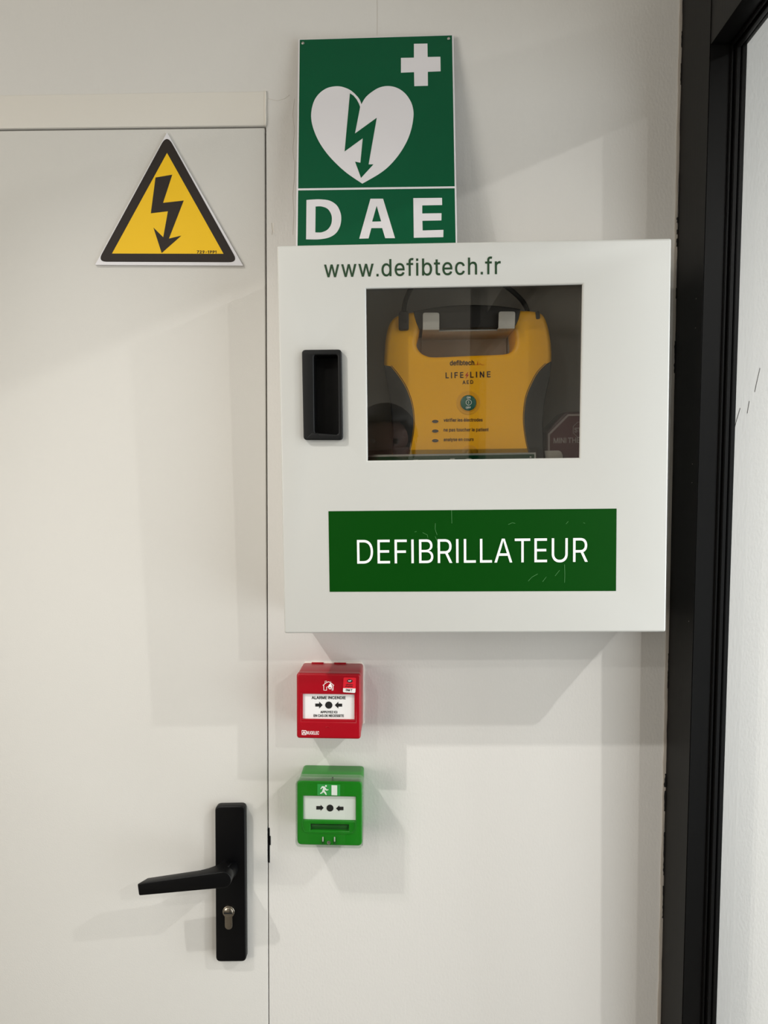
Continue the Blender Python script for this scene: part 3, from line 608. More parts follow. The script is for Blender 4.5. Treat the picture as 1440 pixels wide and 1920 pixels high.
# faint plaster cracks, a chip and pencil scratches on the wall
def wall_mark(name, px, wd, material, y=-0.0002):
    return obj(name, slab([stroke(WF.pts(px), wd)], y, 0.0004), material, wall)
wall_mark('crack', [(552, 185), (549, 215), (552, 245), (549, 280), (551, 300)], 0.0004, M_crack)
wall_mark('crack', [(553, 300), (552, 330), (549, 365), (551, 400), (549, 440)], 0.0004, M_crack)
wall_mark('crack', [(502, 185), (520, 189), (534, 185), (543, 178)], 0.0003, M_crack)
wall_mark('crack', [(509, 418), (511, 432), (510, 440)], 0.0009, M_crack)
wall_mark('ridge', [(512.5, 418), (512, 430), (514, 436)], 0.0009, M_ridge)
wall_mark('seam', [(707, 0), (707.5, 30), (707, 66)], 0.0004, M_crack)
for p in ([(1425, 690), (1420, 712), (1415, 735)], [(1405, 752), (1401, 775)], [(1388, 765), (1381, 788), (1375, 812)]):
    wall_mark('scratch_mark', p, 0.0006, M_wblk)
strike = obj('strike_plate', box(-0.1898, -0.1882, -0.0006, 0.02, WF.uv(503, 1617)[1], WF.uv(503, 1552)[1]), M_blk_h, wall)
obj('latch_lip', box(-0.1886, -0.1869, -0.0008, 0.006, WF.uv(503, 1584)[1], WF.uv(503, 1567)[1]), M_blk_h, wall)

# door casing above the leaf and the door leaf
tz = lambda x: WF.uv(497, 172)[1] + (WF.uv(0, 179.7)[1] - WF.uv(497, 172)[1]) * (x - WF.uv(497, 172)[0]) / (WF.uv(0, 179.7)[0] - WF.uv(497, 172)[0])
trim = obj('trim_1', [slab([[(-1.25, DZT + 0.0003), (-0.1885, DZT + 0.0003), (-0.1885, tz(-0.1885)), (-1.25, tz(-1.25))]], -0.0018, 0.03, 0.0014, bres=4)], M_case)
tag(trim, 'cream painted head casing above the white door', kind='structure')
ridge = smooth_loop(WF.pts([(497.2, 176), (499.3, 176), (499.6, 195), (499.0, 208), (499.8, 220), (499.2, 234), (497.4, 234)]), 3)
obj('paint_ridge', slab([ridge], -0.003, 0.0, 0.0004), M_ridge, trim)

dfr = Frame((-0.64, 0.0, 0.004))
door = thing('door_1', dfr, 'white flush door with black lever handle, left of the cabinet', None)
door['kind'] = 'structure'
def dl(p): return p[0] + 0.64, p[1] - 0.004
leaf = box(DXL + 0.64 + 0.003, DXR + 0.64 - 0.0021, -0.0005, 0.04, 0.003, DZT - 0.004 - 0.0022, 0.0012, 3)
for v in leaf.vertices:                        # the leaf is a touch out of square: its gap closes downwards
    if v.co.x > 0:
        v.co.x += 0.0013 * min(1.0, (2.06 - v.co.z) / 1.1)
obj('door_leaf', leaf, M_door, door)
obj('gap_shade_sheet', box(DXL + 0.64, DXR + 0.64 + 0.0, 0.042, 0.06, -0.003, DZT - 0.004), M_dark, door)  # added dark sheet, stands in for the shade inside the door gap
# long plate
def dp(seq, y=0.0): return [dfr.uv(a, b, y) for a, b in seq]
plate = obj('door_plate', slab([roundp(dp([(402.8, 1512), (459.5, 1511), (461.3, 1803.5), (404.6, 1804)], -0.0125), 0.0068, 6)], -0.0125, 0.0, 0.0022, bres=3), M_blk_h, door)
# lever: tapered neck, bar with a round end, fillet between the two
cx, cz = dfr.uv(418.5, 1649.5, -0.061)
nx, nz = dfr.uv(428, 1629, -0.0125)
def lever_mesh():
    R = 0.0106
    neck = lathe(0, 0, [(0.0138, -0.0120), (0.0136, -0.016), (0.0122, -0.022), (0.0112, -0.032), (0.0107, -0.045), (0.0106, -0.0595), (0.0099, -0.0612)], 36)
    for v in neck.vertices:
        t = (-v.co.y - 0.012) / 0.049
        v.co.x += nx * (1 - t) + cx * t
        v.co.z += nz * (1 - t) + cz * t
    Y = -0.0618
    tl, bl = dfr.uv(257.5, 1657.5, Y), dfr.uv(260.5, 1679.5, Y)
    top, bot = (cx - 0.001, cz + R), (cx - 0.001, cz - R)
    arc = [(cx + R * math.cos(a), cz + R * math.sin(a)) for a in [math.pi / 2 - k * math.pi / 12 for k in range(13)]]
    corner = roundp([tl, top, bot, bl], [0.0022, 0, 0, 0.0022], 5)
    n = len(corner)
    loop = [p for p in corner[:n - 6 - 2]] + arc + corner[n - 6:]
    bar = slab([loop], Y, -0.0470, 0.0009)
    for v in bar.vertices:                     # the free end is chamfered on its rear side
        k = max(0.0, (v.co.y + 0.056) / 0.009)
        d = (tl[0] + 0.012) - v.co.x
        if k > 0 and d > 0:
            v.co.x += min(d, 0.012) * 0.75 * k
    # inner fillet in plan, running into the neck
    bm = bmesh.new()
    sl = ((tl[1] + bl[1]) / 2 - cz) / (tl[0] - cx)
    dh = (R - (tl[1] - bl[1]) / 2) / (cx - tl[0])
    prof = []
    for k in range(9):
        a = k / 8 * math.pi / 2
        prof.append((cx - 0.0085 - 0.024 * (1 - math.sin(a)), -0.0478 + 0.024 * (1 - math.cos(a))))
    prof += [(cx + 0.002, -0.0238), (cx + 0.002, -0.050), (cx - 0.032, -0.050)]
    vs = []
    for s in (1, -1):
        row = []
        for x, y in prof:
            t = (-y - 0.012) / 0.049
            zc = nz * (1 - t) + cz * t if y > -0.047 else cz
            k = max(0.0, cx - x)
            g = max(0.0, min(1.0, (y + 0.0478) / 0.024))
            H = (R - dh * k) * 0.985 + 0.0012 * g
            row.append(bm.verts.new((x, y, zc * g + (cz + sl * (x - cx)) * (1 - g) + s * H)))
        vs.append(row)
    bm.faces.new(vs[0]); bm.faces.new(vs[1][::-1])
    for i in range(len(prof)):
        j = (i + 1) % len(prof)
        bm.faces.new((vs[0][i], vs[1][i], vs[1][j], vs[0][j]))
    fil = bpy.data.meshes.new('f')
    bm.to_mesh(fil); bm.free()
    return [neck, bar, fil]
obj('door_lever', lever_mesh(), M_blk_h, door, 35)
# euro profile cylinder
kx, kz = dfr.uv(428.4, 1710, -0.0155)
ex, ez = dfr.uv(429, 1743, -0.0155)
rk, rl = 0.0083, 0.0052
a0 = math.asin(rl / rk)
loop = [(kx + rk * math.sin(a), kz - rk * math.cos(a)) for a in [a0 + k * (2 * math.pi - 2 * a0) / 28 for k in range(29)]]
loop += [(kx + rl * math.cos(math.pi + k * math.pi / 12), ez + rl + rl * math.sin(math.pi + k * math.pi / 12)) for k in range(13)]
cyl = obj('lock_cylinder', slab([loop], -0.0160, -0.0120, 0.0006), M_chrome, door)
obj('lock_plug', lathe(kx, kz + 0.0003, [(0.0066, -0.0158), (0.0064, -0.0168), (0.005, -0.0178), (0.0, -0.0182)], 28), M_chrome, cyl)
obj('key_slot', box(kx - 0.0056, kx + 0.0056, -0.0185, -0.0165, kz - 0.0012, kz + 0.0006), M_dark, cyl)

# ------------------------------------------------------------------ black framed glazing on the right
win = thing('window_1', Frame((X0, 0, 0)), 'black painted frame of the glazed partition right of the cabinet', None)
win['kind'] = 'structure'
def prism_post(y_lo, y_hi, x0, x1, yb):
    """Upright whose free edge is slightly out of plumb."""
    bm = bmesh.new()
    z0, z1 = 0.0, 2.62
    f = lambda z: y_lo + (y_hi - y_lo) * (z - 0.926) / (2.107 - 0.926)
    v = [bm.verts.new(p) for p in ((x0, yb, z0), (x1, yb, z0), (x1, f(z0), z0), (x0, f(z0), z0), (x0, yb, z1), (x1, yb, z1), (x1, f(z1), z1), (x0, f(z1), z1))]
    for q in ((0, 3, 2, 1), (4, 5, 6, 7), (0, 1, 5, 4), (1, 2, 6, 5), (2, 3, 7, 6), (3, 0, 4, 7)):
        bm.faces.new([v[i] for i in q])
    bmesh.ops.bevel(bm, geom=list(bm.edges), offset=0.0008, segments=2, affect='EDGES')
    me = bpy.data.meshes.new('p')
    bm.to_mesh(me); bm.free()
    return me
RZ0, RZ1 = 2.1045, 2.21
obj('post', prism_post(-0.0775, -0.0945, 0.0, 0.043, -0.0002), M_black, win)
obj('head_rail', box(0.0006, 0.043, -3.2, -0.0935, RZ0, RZ1, 0.0008), M_black, win)
obj('top_rail', box(0.0, 0.043, -3.2, -0.08, 2.56, 2.619, 0.0008), M_black, win)
obj('bottom_rail', box(0.0, 0.043, -3.2, -0.08, 0.001, 0.12, 0.0008), M_black, win)
obj('post', box(0.0, 0.043, -3.3, -3.2, 0.0, 2.62, 0.0008), M_black, win)
for k, (xa, xb, dy) in enumerate(((0.0235, 0.0262, 0.0030), (0.0285, 0.0335, 0.0055), (0.0358, 0.0400, 0.0035))):
    obj('glazing_bead', prism_post(-0.0775 - dy, -0.0945 - dy, xa, xb, -0.05), M_black, win)
    obj('glazing_bead', box(xa, xb, -3.2, -0.098, RZ0 - dy, RZ0 + 0.01, 0.0004), M_black, win)
obj('glass_pane', box(0.0402, 0.0428, -3.2, -0.074, 0.115, RZ0 + 0.005), G_pane, win)
obj('glass_pane', box(0.0402, 0.0428, -3.2, -0.074, RZ1 - 0.005, 2.565), G_pane, win)
# ragged sealant between wall and post, with flaked black paint
path_l, path_r = [], []
py = 0
while py <= 1920:
    xe = 1279.5 - 41.5 * py / 1920
    path_l.append((xe - random.uniform(5.2, 6.4), py))
    path_r.append((xe + random.uniform(-0.4, 1.1) - (1.5 if 300 < py < 520 or 1440 < py < 1640 else 0) * random.random(), py))
    py += random.choice((14, 22, 34))
path_l.append((1232.5, 1950)); path_r.append((1238.0, 1950))
seal = obj('sealant', slab([[(x - X0, z) for x, z in WF.pts(path_l + path_r[::-1])]], -0.0012, 0.0, 0.0004), M_seal, win)
for a, b, wpx in ((408, 418, 3.5), (431, 440, 2.5), (448, 463, 4), (120, 160, 1.6), (60, 90, 1.4), (1450, 1475, 4), (1482, 1520, 3), (1560, 1640, 2.2), (1660, 1720, 2), (540, 560, 2), (640, 700, 2.2), (1225, 1290, 1.2)):
    pl = []; pr = []
    n = max(3, int((b - a) / 5))
    for k in range(n + 1):
        q = a + (b - a) * k / n
        xe = 1279.5 - 41.5 * q / 1920
        pl.append((xe - wpx * random.uniform(0.3, 1.0), q)); pr.append((xe + 1.5, q))
    obj('paint_flake', slab([[(x - X0, z) for x, z in WF.pts(pl + pr[::-1])]], -0.0016, -0.0006), M_dark, win)
for q, dx in ((1165, 0), (870, 6), (905, 52), (560, -8), (615, 12)):
    x, z = WF.uv(1300 + dx * 0.4, q, -0.07)
    obj('paint_speck', box(-0.0004, 0.0002, -0.0704, -0.0696, z - 0.0004, z + 0.0004, 0.00015), M_seal, win)

# ------------------------------------------------------------------ yellow warning triangle on the door
ty = -0.0042
wfr = Frame((*[WF.uv(317, 497, ty)[0]], -0.0006, WF.uv(317, 497, ty)[1]))
wl = -0.0036
ws = thing('warning_sign', wfr, 'yellow triangular electrical hazard sign with black lightning arrow on the white door', 'sign')
Z = (4.0, 160, 160)
obj('sign_plate', slab([wfr.pts([(612, 352), (72, 1346), (1184, 1352)], wl, Z)], wl, 0.0, 0.0003), M_wpla, ws)
outer = roundp(wfr.pts([(612, 367), (93, 1323), (1146, 1327)], wl, Z), [0.008, 0.007, 0.007], 7)
inner = wfr.pts([(613, 507), (200, 1262), (1037, 1264)], wl, Z)
obj('black_border', slab([outer, inner], wl - 0.0003, wl), M_wblk, ws)
obj('yellow_field', slab([wfr.pts([(613, 505), (198, 1263), (1039, 1265)], wl, Z)], wl - 0.0002, wl), M_wyel, ws)
obj('lightning_arrow', slab([wfr.pts([(527, 692), (652, 671), (583, 882), (738, 865), (627, 1150), (720, 1128), (573, 1258), (511, 1067), (585, 1140), (620, 945), (492, 960)], wl, Z)], wl - 0.0004, wl), M_wblk, ws)
obj('printed_code', lettering(wfr, '729-1PP1', wl - 0.0002, (369.5, 474.8), (405.5, 475), 5.0, weight=22, track=70), M_wblk, ws)

# ------------------------------------------------------------------ green first aid sign, leaning on the cabinet top
def euler3(a, b, c):
    return Matrix.Rotation(c, 3, 'Z') @ Matrix.Rotation(a, 3, 'X') @ Matrix.Rotation(b, 3, 'Y')
rad = math.radians
SR = euler3(rad(-9.8655), rad(-0.7198), rad(0.3369))
sfr = Frame((-0.0435, -0.0315, 2.0321), SR)
ss = thing('defibrillator_sign', sfr, 'tall green sign with white heart, cross and letters DAE, leaning above the cabinet', 'sign')
Z = (4.2353, 540, 40)
q = sfr.pts([(561, 73.5), (848.6, 65), (855.4, 450), (556.8, 454)])
up = lambda a, b, t: (a[0] + (b[0] - a[0]) * t, a[1] + (b[1] - a[1]) * t)
tl, tr_, br_, bl_ = q
bl2, br2 = up(tl, bl_, 1.072), up(tr_, br_, 1.072)
obj('sign_plate', slab([[up(tl, tr_, -0.006), up(tr_, tl, -0.006), up(br2, bl2, -0.006), up(bl2, br2, -0.006)]], 0.0, 0.002, 0.0003), M_signw, ss)
gy = -0.0002
l1, r1 = sfr.uv(560, 356), sfr.uv(852.6, 352)
l2, r2 = sfr.uv(560, 359.6), sfr.uv(852.6, 355.6)
ins = 0.003
def inset(a, b): return up(a, b, 0.004), up(b, a, 0.004)
a1, b1 = inset(up(tl, bl_, 0.004), up(tr_, br_, 0.004))
lm1 = up(tl, bl_, (356 - 73.5) / 380.5); rm1 = up(tr_, br_, (352 - 65) / 385)
lm2 = up(tl, bl_, (359.8 - 73.5) / 380.5); rm2 = up(tr_, br_, (355.8 - 65) / 385)
c1, d1 = inset(lm1, rm1); c2, d2 = inset(lm2, rm2); e1_, f1_ = inset(up(tl, bl2, 0.985), up(tr_, br2, 0.985))
obj('green_field', slab([[a1, b1, d1, c1]], gy, 0.0), M_sgreen, ss)
obj('green_field', slab([[c2, d2, f1_, e1_]], gy, 0.0), M_sgreen, ss)
obj('white_cross', slab([sfr.pts([(1000, 180), (1107, 178), (1109, 285), (1210, 283), (1212, 398), (1110, 402), (1111, 513), (1003, 516), (1001, 405), (897, 409), (897, 292), (1000, 290)], 0, Z)], gy * 2, 0), M_signw, ss)
heart = [(583, 660), (562, 612), (505, 555), (445, 526), (385, 517), (310, 532), (245, 578), (203, 645), (184, 740), (196, 835), (240, 945), (303, 1042), (380, 1128), (470, 1208), (590, 1290),
         (720, 1215), (805, 1148), (882, 1058), (941, 960), (978, 862), (996, 760), (993, 695), (973, 635), (930, 574), (870, 532), (797, 515), (725, 528), (662, 565), (615, 607)]
obj('white_heart', slab([smooth_loop(sfr.pts(heart, 0, Z), 5, corners=(0, 14))], gy * 2, 0), M_signw, ss)
bolt = [(492, 574), (520, 592), (545, 622), (563, 655), (573, 682), (532, 893), (705, 768), (640, 1138), (678, 1138), (580, 1245), (533, 1116), (575, 1125), (594, 930), (450, 1035)]
obj('green_lightning_arrow', slab([sfr.pts(bolt, 0, Z)], gy * 3, 0), M_sgreen, ss)
D1 = [(147, 1420), (200, 1416), (260, 1415), (330, 1425), (385, 1460), (415, 1515), (423, 1570), (412, 1632), (380, 1684), (325, 1718), (250, 1732), (190, 1733), (144, 1732)]
D2 = [(219, 1472), (245, 1470), (275, 1473), (315, 1490), (342, 1530), (349, 1575), (340, 1620), (312, 1657), (270, 1676), (240, 1678), (217, 1677)]
A1 = [(655, 1410), (755, 1410), (850, 1723), (772, 1723), (748, 1643), (662, 1643), (640, 1725), (566, 1727)]
A2 = [(704, 1465), (740, 1590), (668, 1592)]
E1 = [(995, 1405), (1223, 1403), (1224, 1460), (1066, 1463), (1066, 1527), (1219, 1525), (1218, 1582), (1067, 1585), (1069, 1662), (1234, 1657), (1233, 1715), (999, 1720)]
P = lambda L: sfr.pts(L, 0, Z)
obj('letter', slab([smooth_loop(P(D1), 4, corners=(0, 12)), smooth_loop(P(D2), 4, corners=(0, 10))], gy * 2, 0), M_signw, ss)['label'] = 'white letter D'
obj('letter', slab([P(A1), P(A2)], gy * 2, 0), M_signw, ss)['label'] = 'white letter A'
obj('letter', slab([P(E1)], gy * 2, 0), M_signw, ss)['label'] = 'white letter E'
for a, b in ((119, 176), (1276, 140)):
    x, z = sfr.pts([(a, b)], 0, Z)[0]
    obj('screw', lathe(x, z, [(0.0019, -0.0003), (0.0019, -0.0009), (0.0010, -0.0015), (0, -0.0016)], 18), M_steel, ss)
# ------------------------------------------------------------------ white wall cabinet with a window in its door
CR = euler3(rad(1.14176), rad(-0.77451), rad(0.20529))
CL = Vector((0.07562, -0.12, 1.64317))
cfr = Frame(CL, CR)
HW, HH = 0.2265, 0.22783
cab = thing('defibrillator_cabinet', cfr, 'white metal wall cabinet with window, black latch and green DEFIBRILLATEUR banner', 'cabinet')
def rect(x0, z0, x1, z1): return [(x0, z1), (x1, z1), (x1, z0), (x0, z0)]
obj('body', [slab([rect(-HW + .0012, -HH + .0012, HW - .0012, HH - .0012), rect(-HW + .004, -HH + .004, HW - .004, HH - .004)], 0.0195, 0.113),
             slab([rect(-HW + .0012, -HH + .0012, HW - .0012, HH - .0012)], 0.110, 0.1135)], M_cab, cab)
winp = cfr.pts([(686.2, 541.3), (1092, 533.2), (1086.6, 858.4), (689.6, 863.6)], 0.001)
hpx = lambda y, g: roundp(cfr.pts([(588 - g, 665.5 - g), (633 + g, 665.3 - g), (634.6 + g, 815 + g), (589.8 - g, 811.5 + g)], y), 0.003, 5)
door_ = obj('cabinet_door', [slab([roundp(rect(-HW, -HH, HW, HH), 0.0028, 5), winp, hpx(-0.006, 2.5)], 0.0, 0.006, 0.0024, bres=4),
                             slab([rect(-HW, -HH, HW, HH), rect(-HW + .002, -HH + .002, HW - .002, HH - .002)], 0.004, 0.0185, 0.0006)], M_cab, cab)
wx = [p[0] for p in winp]; wz = [p[1] for p in winp]
obj('window_pane', box(min(wx) - .008, max(wx) + .008, 0.0061, 0.0085, min(wz) - .008, max(wz) + .008), G_win, door_)
hout = cfr.pts([(565.8, 655.8), (640.2, 655.0), (643.0, 825.2), (569.0, 825.0)], -0.006)
latch = obj('latch_handle', [slab([roundp(hout, 0.0045, 6), hpx(-0.006, 0)], -0.0062, 0.0, 0.0014, bres=3),
                             slab([hpx(-0.006, 1.4), hpx(-0.006, 0)], -0.0045, 0.024), slab([hpx(-0.006, 1.4)], 0.022, 0.0245),
                             slab([cfr.pts([(574, 823), (584, 812.5), (595, 812.5), (601, 823)], -0.006)], -0.0070, -0.0050, 0.0006)], M_blk_p, door_)
obj('web_address', lettering(cfr, 'www.defibtech.fr', 0.0, (608.3, 519.8), (938.4, 513.6), 31.2, track=40, weight=6), M_lgreen, door_)
ban = obj('green_banner', slab([cfr.pts([(615.9, 958.5), (1156, 953.6), (1154.9, 1108), (618.1, 1109.6)], 0)], -0.0003, 0.0), M_bgreen, door_)
obj('banner_lettering', lettering(cfr, 'DEFIBRILLATEUR', -0.0003, (669.6, 1057), (1102.4, 1053.6), 44.8, weight=-3, track=5), M_white, door_)
Z = (1.8462, 500, 900)
scr = [[(584, 150), (583, 170), (590, 190)], [(640, 105), (641, 150)], [(1031, 292), (1032, 330), (1031, 355)], [(905, 350), (918, 336), (938, 325)],
       [(955, 352), (968, 335)], [(998, 332), (1014, 312)], [(1036, 152), (1044, 143)], [(836, 154), (850, 148), (860, 150)], [(540, 182), (556, 190), (558, 200)],
       [(1096, 148), (1102, 150)], [(512, 180), (519, 178)], [(583, 195), (592, 215), (590, 235)], [(612, 205), (622, 212)]]
for s in scr:
    obj('scratch', slab([stroke(cfr.pts(s, 0, Z), 0.00035)], -0.0004, -0.0003), M_scr, door_)

# hook bracket that carries the defibrillator
Z4 = (3.2727, 670, 520)
tabs = [((402, 216), (503, 216), (503, 312), (402, 312)), ((868, 209), (970, 209), (966, 306), (866, 306))]
z_b = min(cfr.pts(tabs[0], 0.0325, Z4)[2][1], cfr.pts(tabs[1], 0.0325, Z4)[2][1]) + 0.0004
parts = []
xs = []
for t in tabs:
    c = cfr.pts(t, 0.0325, Z4)
    parts.append(slab([roundp([c[0], c[1], (c[2][0], z_b - 0.0005), (c[3][0], z_b - 0.0005)], [0.003, 0.003, 0, 0], 5)], 0.0325, 0.0342, 0.0004))
    parts.append(box(c[3][0], c[2][0], 0.0328, 0.05, z_b - 0.0018, z_b, 0.0002))
    xs += [c[3][0], c[2][0]]
pl = [(xs[0], 0.046), (xs[1] - 0.000, 0.046), (xs[2], 0.046), (xs[3], 0.046), (xs[3], 0.1095), (xs[0], 0.1095)]
parts.append(box(xs[0], xs[3], 0.046, 0.1098, z_b - 0.0018, z_b, 0.0002))
parts.append(box(xs[0], xs[3], 0.108, 0.1099, z_b - 0.055, z_b, 0.0002))
obj('hook_bracket', parts, M_cab, cab)

# ------------------------------------------------------------------ yellow defibrillator hanging on the hooks
ay = 0.042
ax, az = cfr.uv(880, 905, ay)
def sub(x, z, y=0.0): return CL + CR @ Vector((x, y, z))
afr = Frame(sub(ax, az), CR)
aed = thing('defibrillator', afr, 'yellow and black portable defibrillator hanging behind the cabinet window', 'defibrillator')
Y0 = 0.042                   # front face in the frame's own depth
A = lambda L, y=Y0: afr.pts(L, y, Z4)
body = [(163, 530), (166, 470), (172, 380), (190, 300), (215, 255), (255, 228), (300, 216), (345, 210), (420, 196), (500, 186), (600, 178), (690, 176), (800, 178), (900, 186), (1000, 200),
        (1060, 202), (1110, 210), (1142, 228), (1165, 270), (1183, 340), (1195, 430), (1195, 515), (1178, 620), (1156, 720), (1141, 830), (1136, 930), (1138, 1100), (1148, 1220), (680, 1240), (222, 1220), (222, 1050), (216, 880), (205, 760), (185, 650), (168, 560)]
hole = [(383, 338), (962, 334), (972, 400), (957, 445), (920, 466), (850, 472), (690, 478), (480, 487), (420, 477), (385, 455), (364, 420), (366, 380)]
zt = (CR.transposed() @ (sub(0, z_b) - afr.loc)).z
hole_ = A(hole)
hole_[0] = (hole_[0][0], zt + 0.0008); hole_[1] = (hole_[1][0], zt + 0.0008)
obj('body', slab([smooth_loop(A(body), 3), smooth_loop(hole_, 4, corners=(0, 1))], Y0, 0.104, 0.0062, bres=4, res=2), M_ayel, aed)
hand = [(345, 209), (450, 189), (570, 174), (690, 169), (800, 172), (900, 180), (1002, 195), (988, 262), (962, 326), (962, 337), (385, 341), (382, 332), (358, 270)]
obj('carry_handle', slab([smooth_loop([(x_, max(z_, zt + 0.0004)) for x_, z_ in A(hand)], 3, corners=(0, 6, 8, 9, 10, 11))], Y0 - 0.0014, 0.1045, 0.0016), M_ablk2, aed)
gl_ = [(164, 540), (205, 545), (250, 600), (300, 680), (335, 780), (346, 880), (340, 960), (318, 1070), (285, 1180), (219, 1200), (219, 1050), (212, 880), (201, 760), (182, 650)]
gr_ = [(1192, 515), (1160, 530), (1110, 580), (1070, 650), (1035, 740), (1022, 860), (1030, 960), (1050, 1060), (1090, 1180), (1142, 1200), (1140, 1050), (1139, 930), (1143, 830), (1158, 720), (1180, 620)]
for g in (gl_, gr_):
    obj('side_grip', slab([smooth_loop(A(g), 3, corners=(0, 1) if g is gl_ else (0, 1))], Y0 - 0.0012, 0.1045, 0.0018), M_ablk, aed)
    k = range(1, 9)
    line = [g[i] for i in k]
    obj('grip_seam', slab([stroke(smooth_loop(A([(a + (4 if g is gl_ else -4), b - 3) for a, b in line]), 3, closed=False), 0.0008)], Y0 - 0.0002, Y0 + 0.001), M_atxt, aed)
yp = Y0 - 0.0003
obj('maker_print', lettering(afr, 'defibtech', Y0, (843.8, 685), (888.9, 684.2), 8.6, weight=24, track=14), M_atxt, aed)
ecg = [(716, 537), (736, 536), (738, 515), (740, 538), (748, 536), (754, 528), (762, 538), (780, 536)]
obj('pulse_line', slab([stroke(A(ecg), 0.0004)], yp, Y0), M_ared, aed)
for s, a, b in (('LIFE', 543, 650), ('LINE', 694, 816)):
    bl = lambda x: 619 - (x - 545) * 0.026
    obj('name_print', lettering(afr, s, Y0, (a / 3.2727 + 670, bl(a) / 3.2727 + 520), (b / 3.2727 + 670, bl(b) / 3.2727 + 520), 10.4, weight=22, track=190), M_atxt, aed)
obj('red_flash', slab([A([(676, 583), (660, 604), (671, 603), (664, 625), (684, 597), (673, 598), (681, 581)])], yp, Y0), M_ared, aed)
obj('type_print', lettering(afr, 'AED', Y0, (867.4, 720.3), (887.2, 719.4), 6.6, weight=18, track=140), M_atxt, aed)
for s, a, b, bz in (('vérifier les électrodes', 530, 768, 886), ('ne pas toucher le patient', 530, 805, 946), ('analyse en cours', 530, 713, 1005.5)):
    obj('caption', lettering(afr, s, Y0, (a / 3.2727 + 670, bz / 3.2727 + 520), (b / 3.2727 + 670, (bz - 2) / 3.2727 + 520), 6.2, weight=18, track=30), M_atxt, aed)
for bz in (885, 944, 1003):
    x, z = A([(478, bz)])[0]
    rim = obj('lamp_rim', slab([circle(x, z, 0.0052, 0.0030, 24), circle(x, z, 0.0040, 0.0020, 24)], Y0 - 0.0006, Y0 + 0.0005, 0.0003), M_ayel, aed)
    obj('indicator_lamp', slab([circle(x, z, 0.0040, 0.0020, 24)], Y0 - 0.0003, Y0 + 0.001), M_led, rim)
bx, bz = A([(681, 771)])[0]
obj('button_dish', lathe(bx, bz, [(0.0146, Y0 + 0.001), (0.0146, Y0 - 0.0002), (0.0138, Y0 - 0.0006), (0.0112, Y0 - 0.0002), (0.0104, Y0 - 0.0009), (0.0098, Y0 - 0.0009), (0.0098, Y0 + 0.001)], 40), M_ayel2, aed)
btn = obj('power_button', lathe(bx, bz, [(0.0094, Y0), (0.0094, Y0 - 0.0008), (0.0090, Y0 - 0.0011), (0, Y0 - 0.0011)], 36), M_teal, aed)
by = Y0 - 0.0011
rx_, rz_ = A([(683, 768)])[0]
obj('power_symbol', [slab([circle(rx_, rz_, 0.0036), circle(rx_, rz_, 0.0030)], by - 0.0003, by), box(rx_ - 0.0003, rx_ + 0.0003, by - 0.0003, by, rz_ - 0.0016, rz_ + 0.0016),
                     lettering(afr, 'ON', by, (875.4, 747.2), (882.2, 747), 3.4, weight=25), lettering(afr, 'OFF', by, (873.6, 766.2), (882.8, 765.9), 3.4, weight=25)], M_white, btn)
sx_, sz_ = A([(690, 1078)])[0]
obj('shock_button', lathe(sx_, sz_, [(0.0098, Y0 + 0.001), (0.0098, Y0 - 0.0003), (0.0090, Y0 - 0.0008), (0.0035, Y0 - 0.0002), (0.0030, Y0 - 0.0006), (0, Y0 - 0.0006)], 32), M_ayel2, aed)
obj('status_window', slab([roundp(A([(1094, 210), (1119, 208), (1121, 256), (1096, 258)]), 0.002, 4)], Y0 - 0.0008, Y0 + 0.004), M_ablk2, aed)
plug = obj('cable_plug', slab([roundp(A([(253, 208), (316, 207), (316, 322), (253, 324)], Y0 - 0.006), 0.003, 5)], Y0 - 0.0065, Y0 + 0.006, 0.0012), M_ablk2, aed)
for k in range(5):
    a, b = A([(258, 262 + k * 10)], Y0 - 0.0065)[0], A([(311, 262 + k * 10)], Y0 - 0.0065)[0]
    obj('plug_rib', box(a[0], b[0], Y0 - 0.0071, Y0 - 0.006, a[1] - 0.0005, a[1] + 0.0005), M_ablk2, plug)
cp = [(284, 215, -0.002), (290, 160, 0.0), (305, 115, 0.004), (328, 66, 0.010), (380, -10, 0.018), (500, -60, 0.024), (660, -85, 0.026), (800, -40, 0.024), (905, 50, 0.022), (965, 95, 0.024), (1015, 145, 0.030), (1045, 200, 0.036), (1060, 260, 0.044)]
path = []
for a, b, y in cp:
    x, z = A([(a, b)], Y0 + y)[0]
    path.append((x, Y0 + y, z))
obj('electrode_cable', tube(path, 0.0030), M_ablk2, aed)

# ------------------------------------------------------------------ octagonal anti-theft alarm in the cabinet's corner
ty_ = 0.050
ox, oz = cfr.uv(1090, 839, ty_)
tfr = Frame(sub(ox, oz), CR)
al = thing('theft_alarm', tfr, 'dark red octagonal theft alarm in the lower right of the cabinet window', 'alarm')
def octa(a, n=8):
    t = a * math.tan(math.pi / 8)
    return [(t, a), (a, t), (a, -t), (t, -a), (-t, -a), (-a, -t), (-a, t), (-t, a)]
px_m = lambda p: p / FOC * ((CAM - tfr.loc).length + 0.05)
aa = px_m(65)
obj('housing', slab([roundp(octa(aa), 0.004, 4)], ty_, 0.1095, 0.003), M_maroon2, al)
obj('face_plate', slab([roundp(octa(aa - 0.003), 0.002, 3)], ty_ - 0.0006, ty_), M_maroon, al)
obj('face_outline', slab([octa(px_m(60)), octa(px_m(56.6))], ty_ - 0.0009, ty_ - 0.0006), M_grey, al)
yt = ty_ - 0.0006
obj('face_lettering', [lettering(tfr, 'MINI THEFT', yt, (1038.2, 831), (1101.5, 829.6), 9.6, weight=14, track=-10),
                       lettering(tfr, 'STOP', yt, (1077.3, 810.5), (1102, 810), 8.4, weight=20)], M_grey, al)
ocx, ocz = tfr.uv(1089, 805.5, yt)
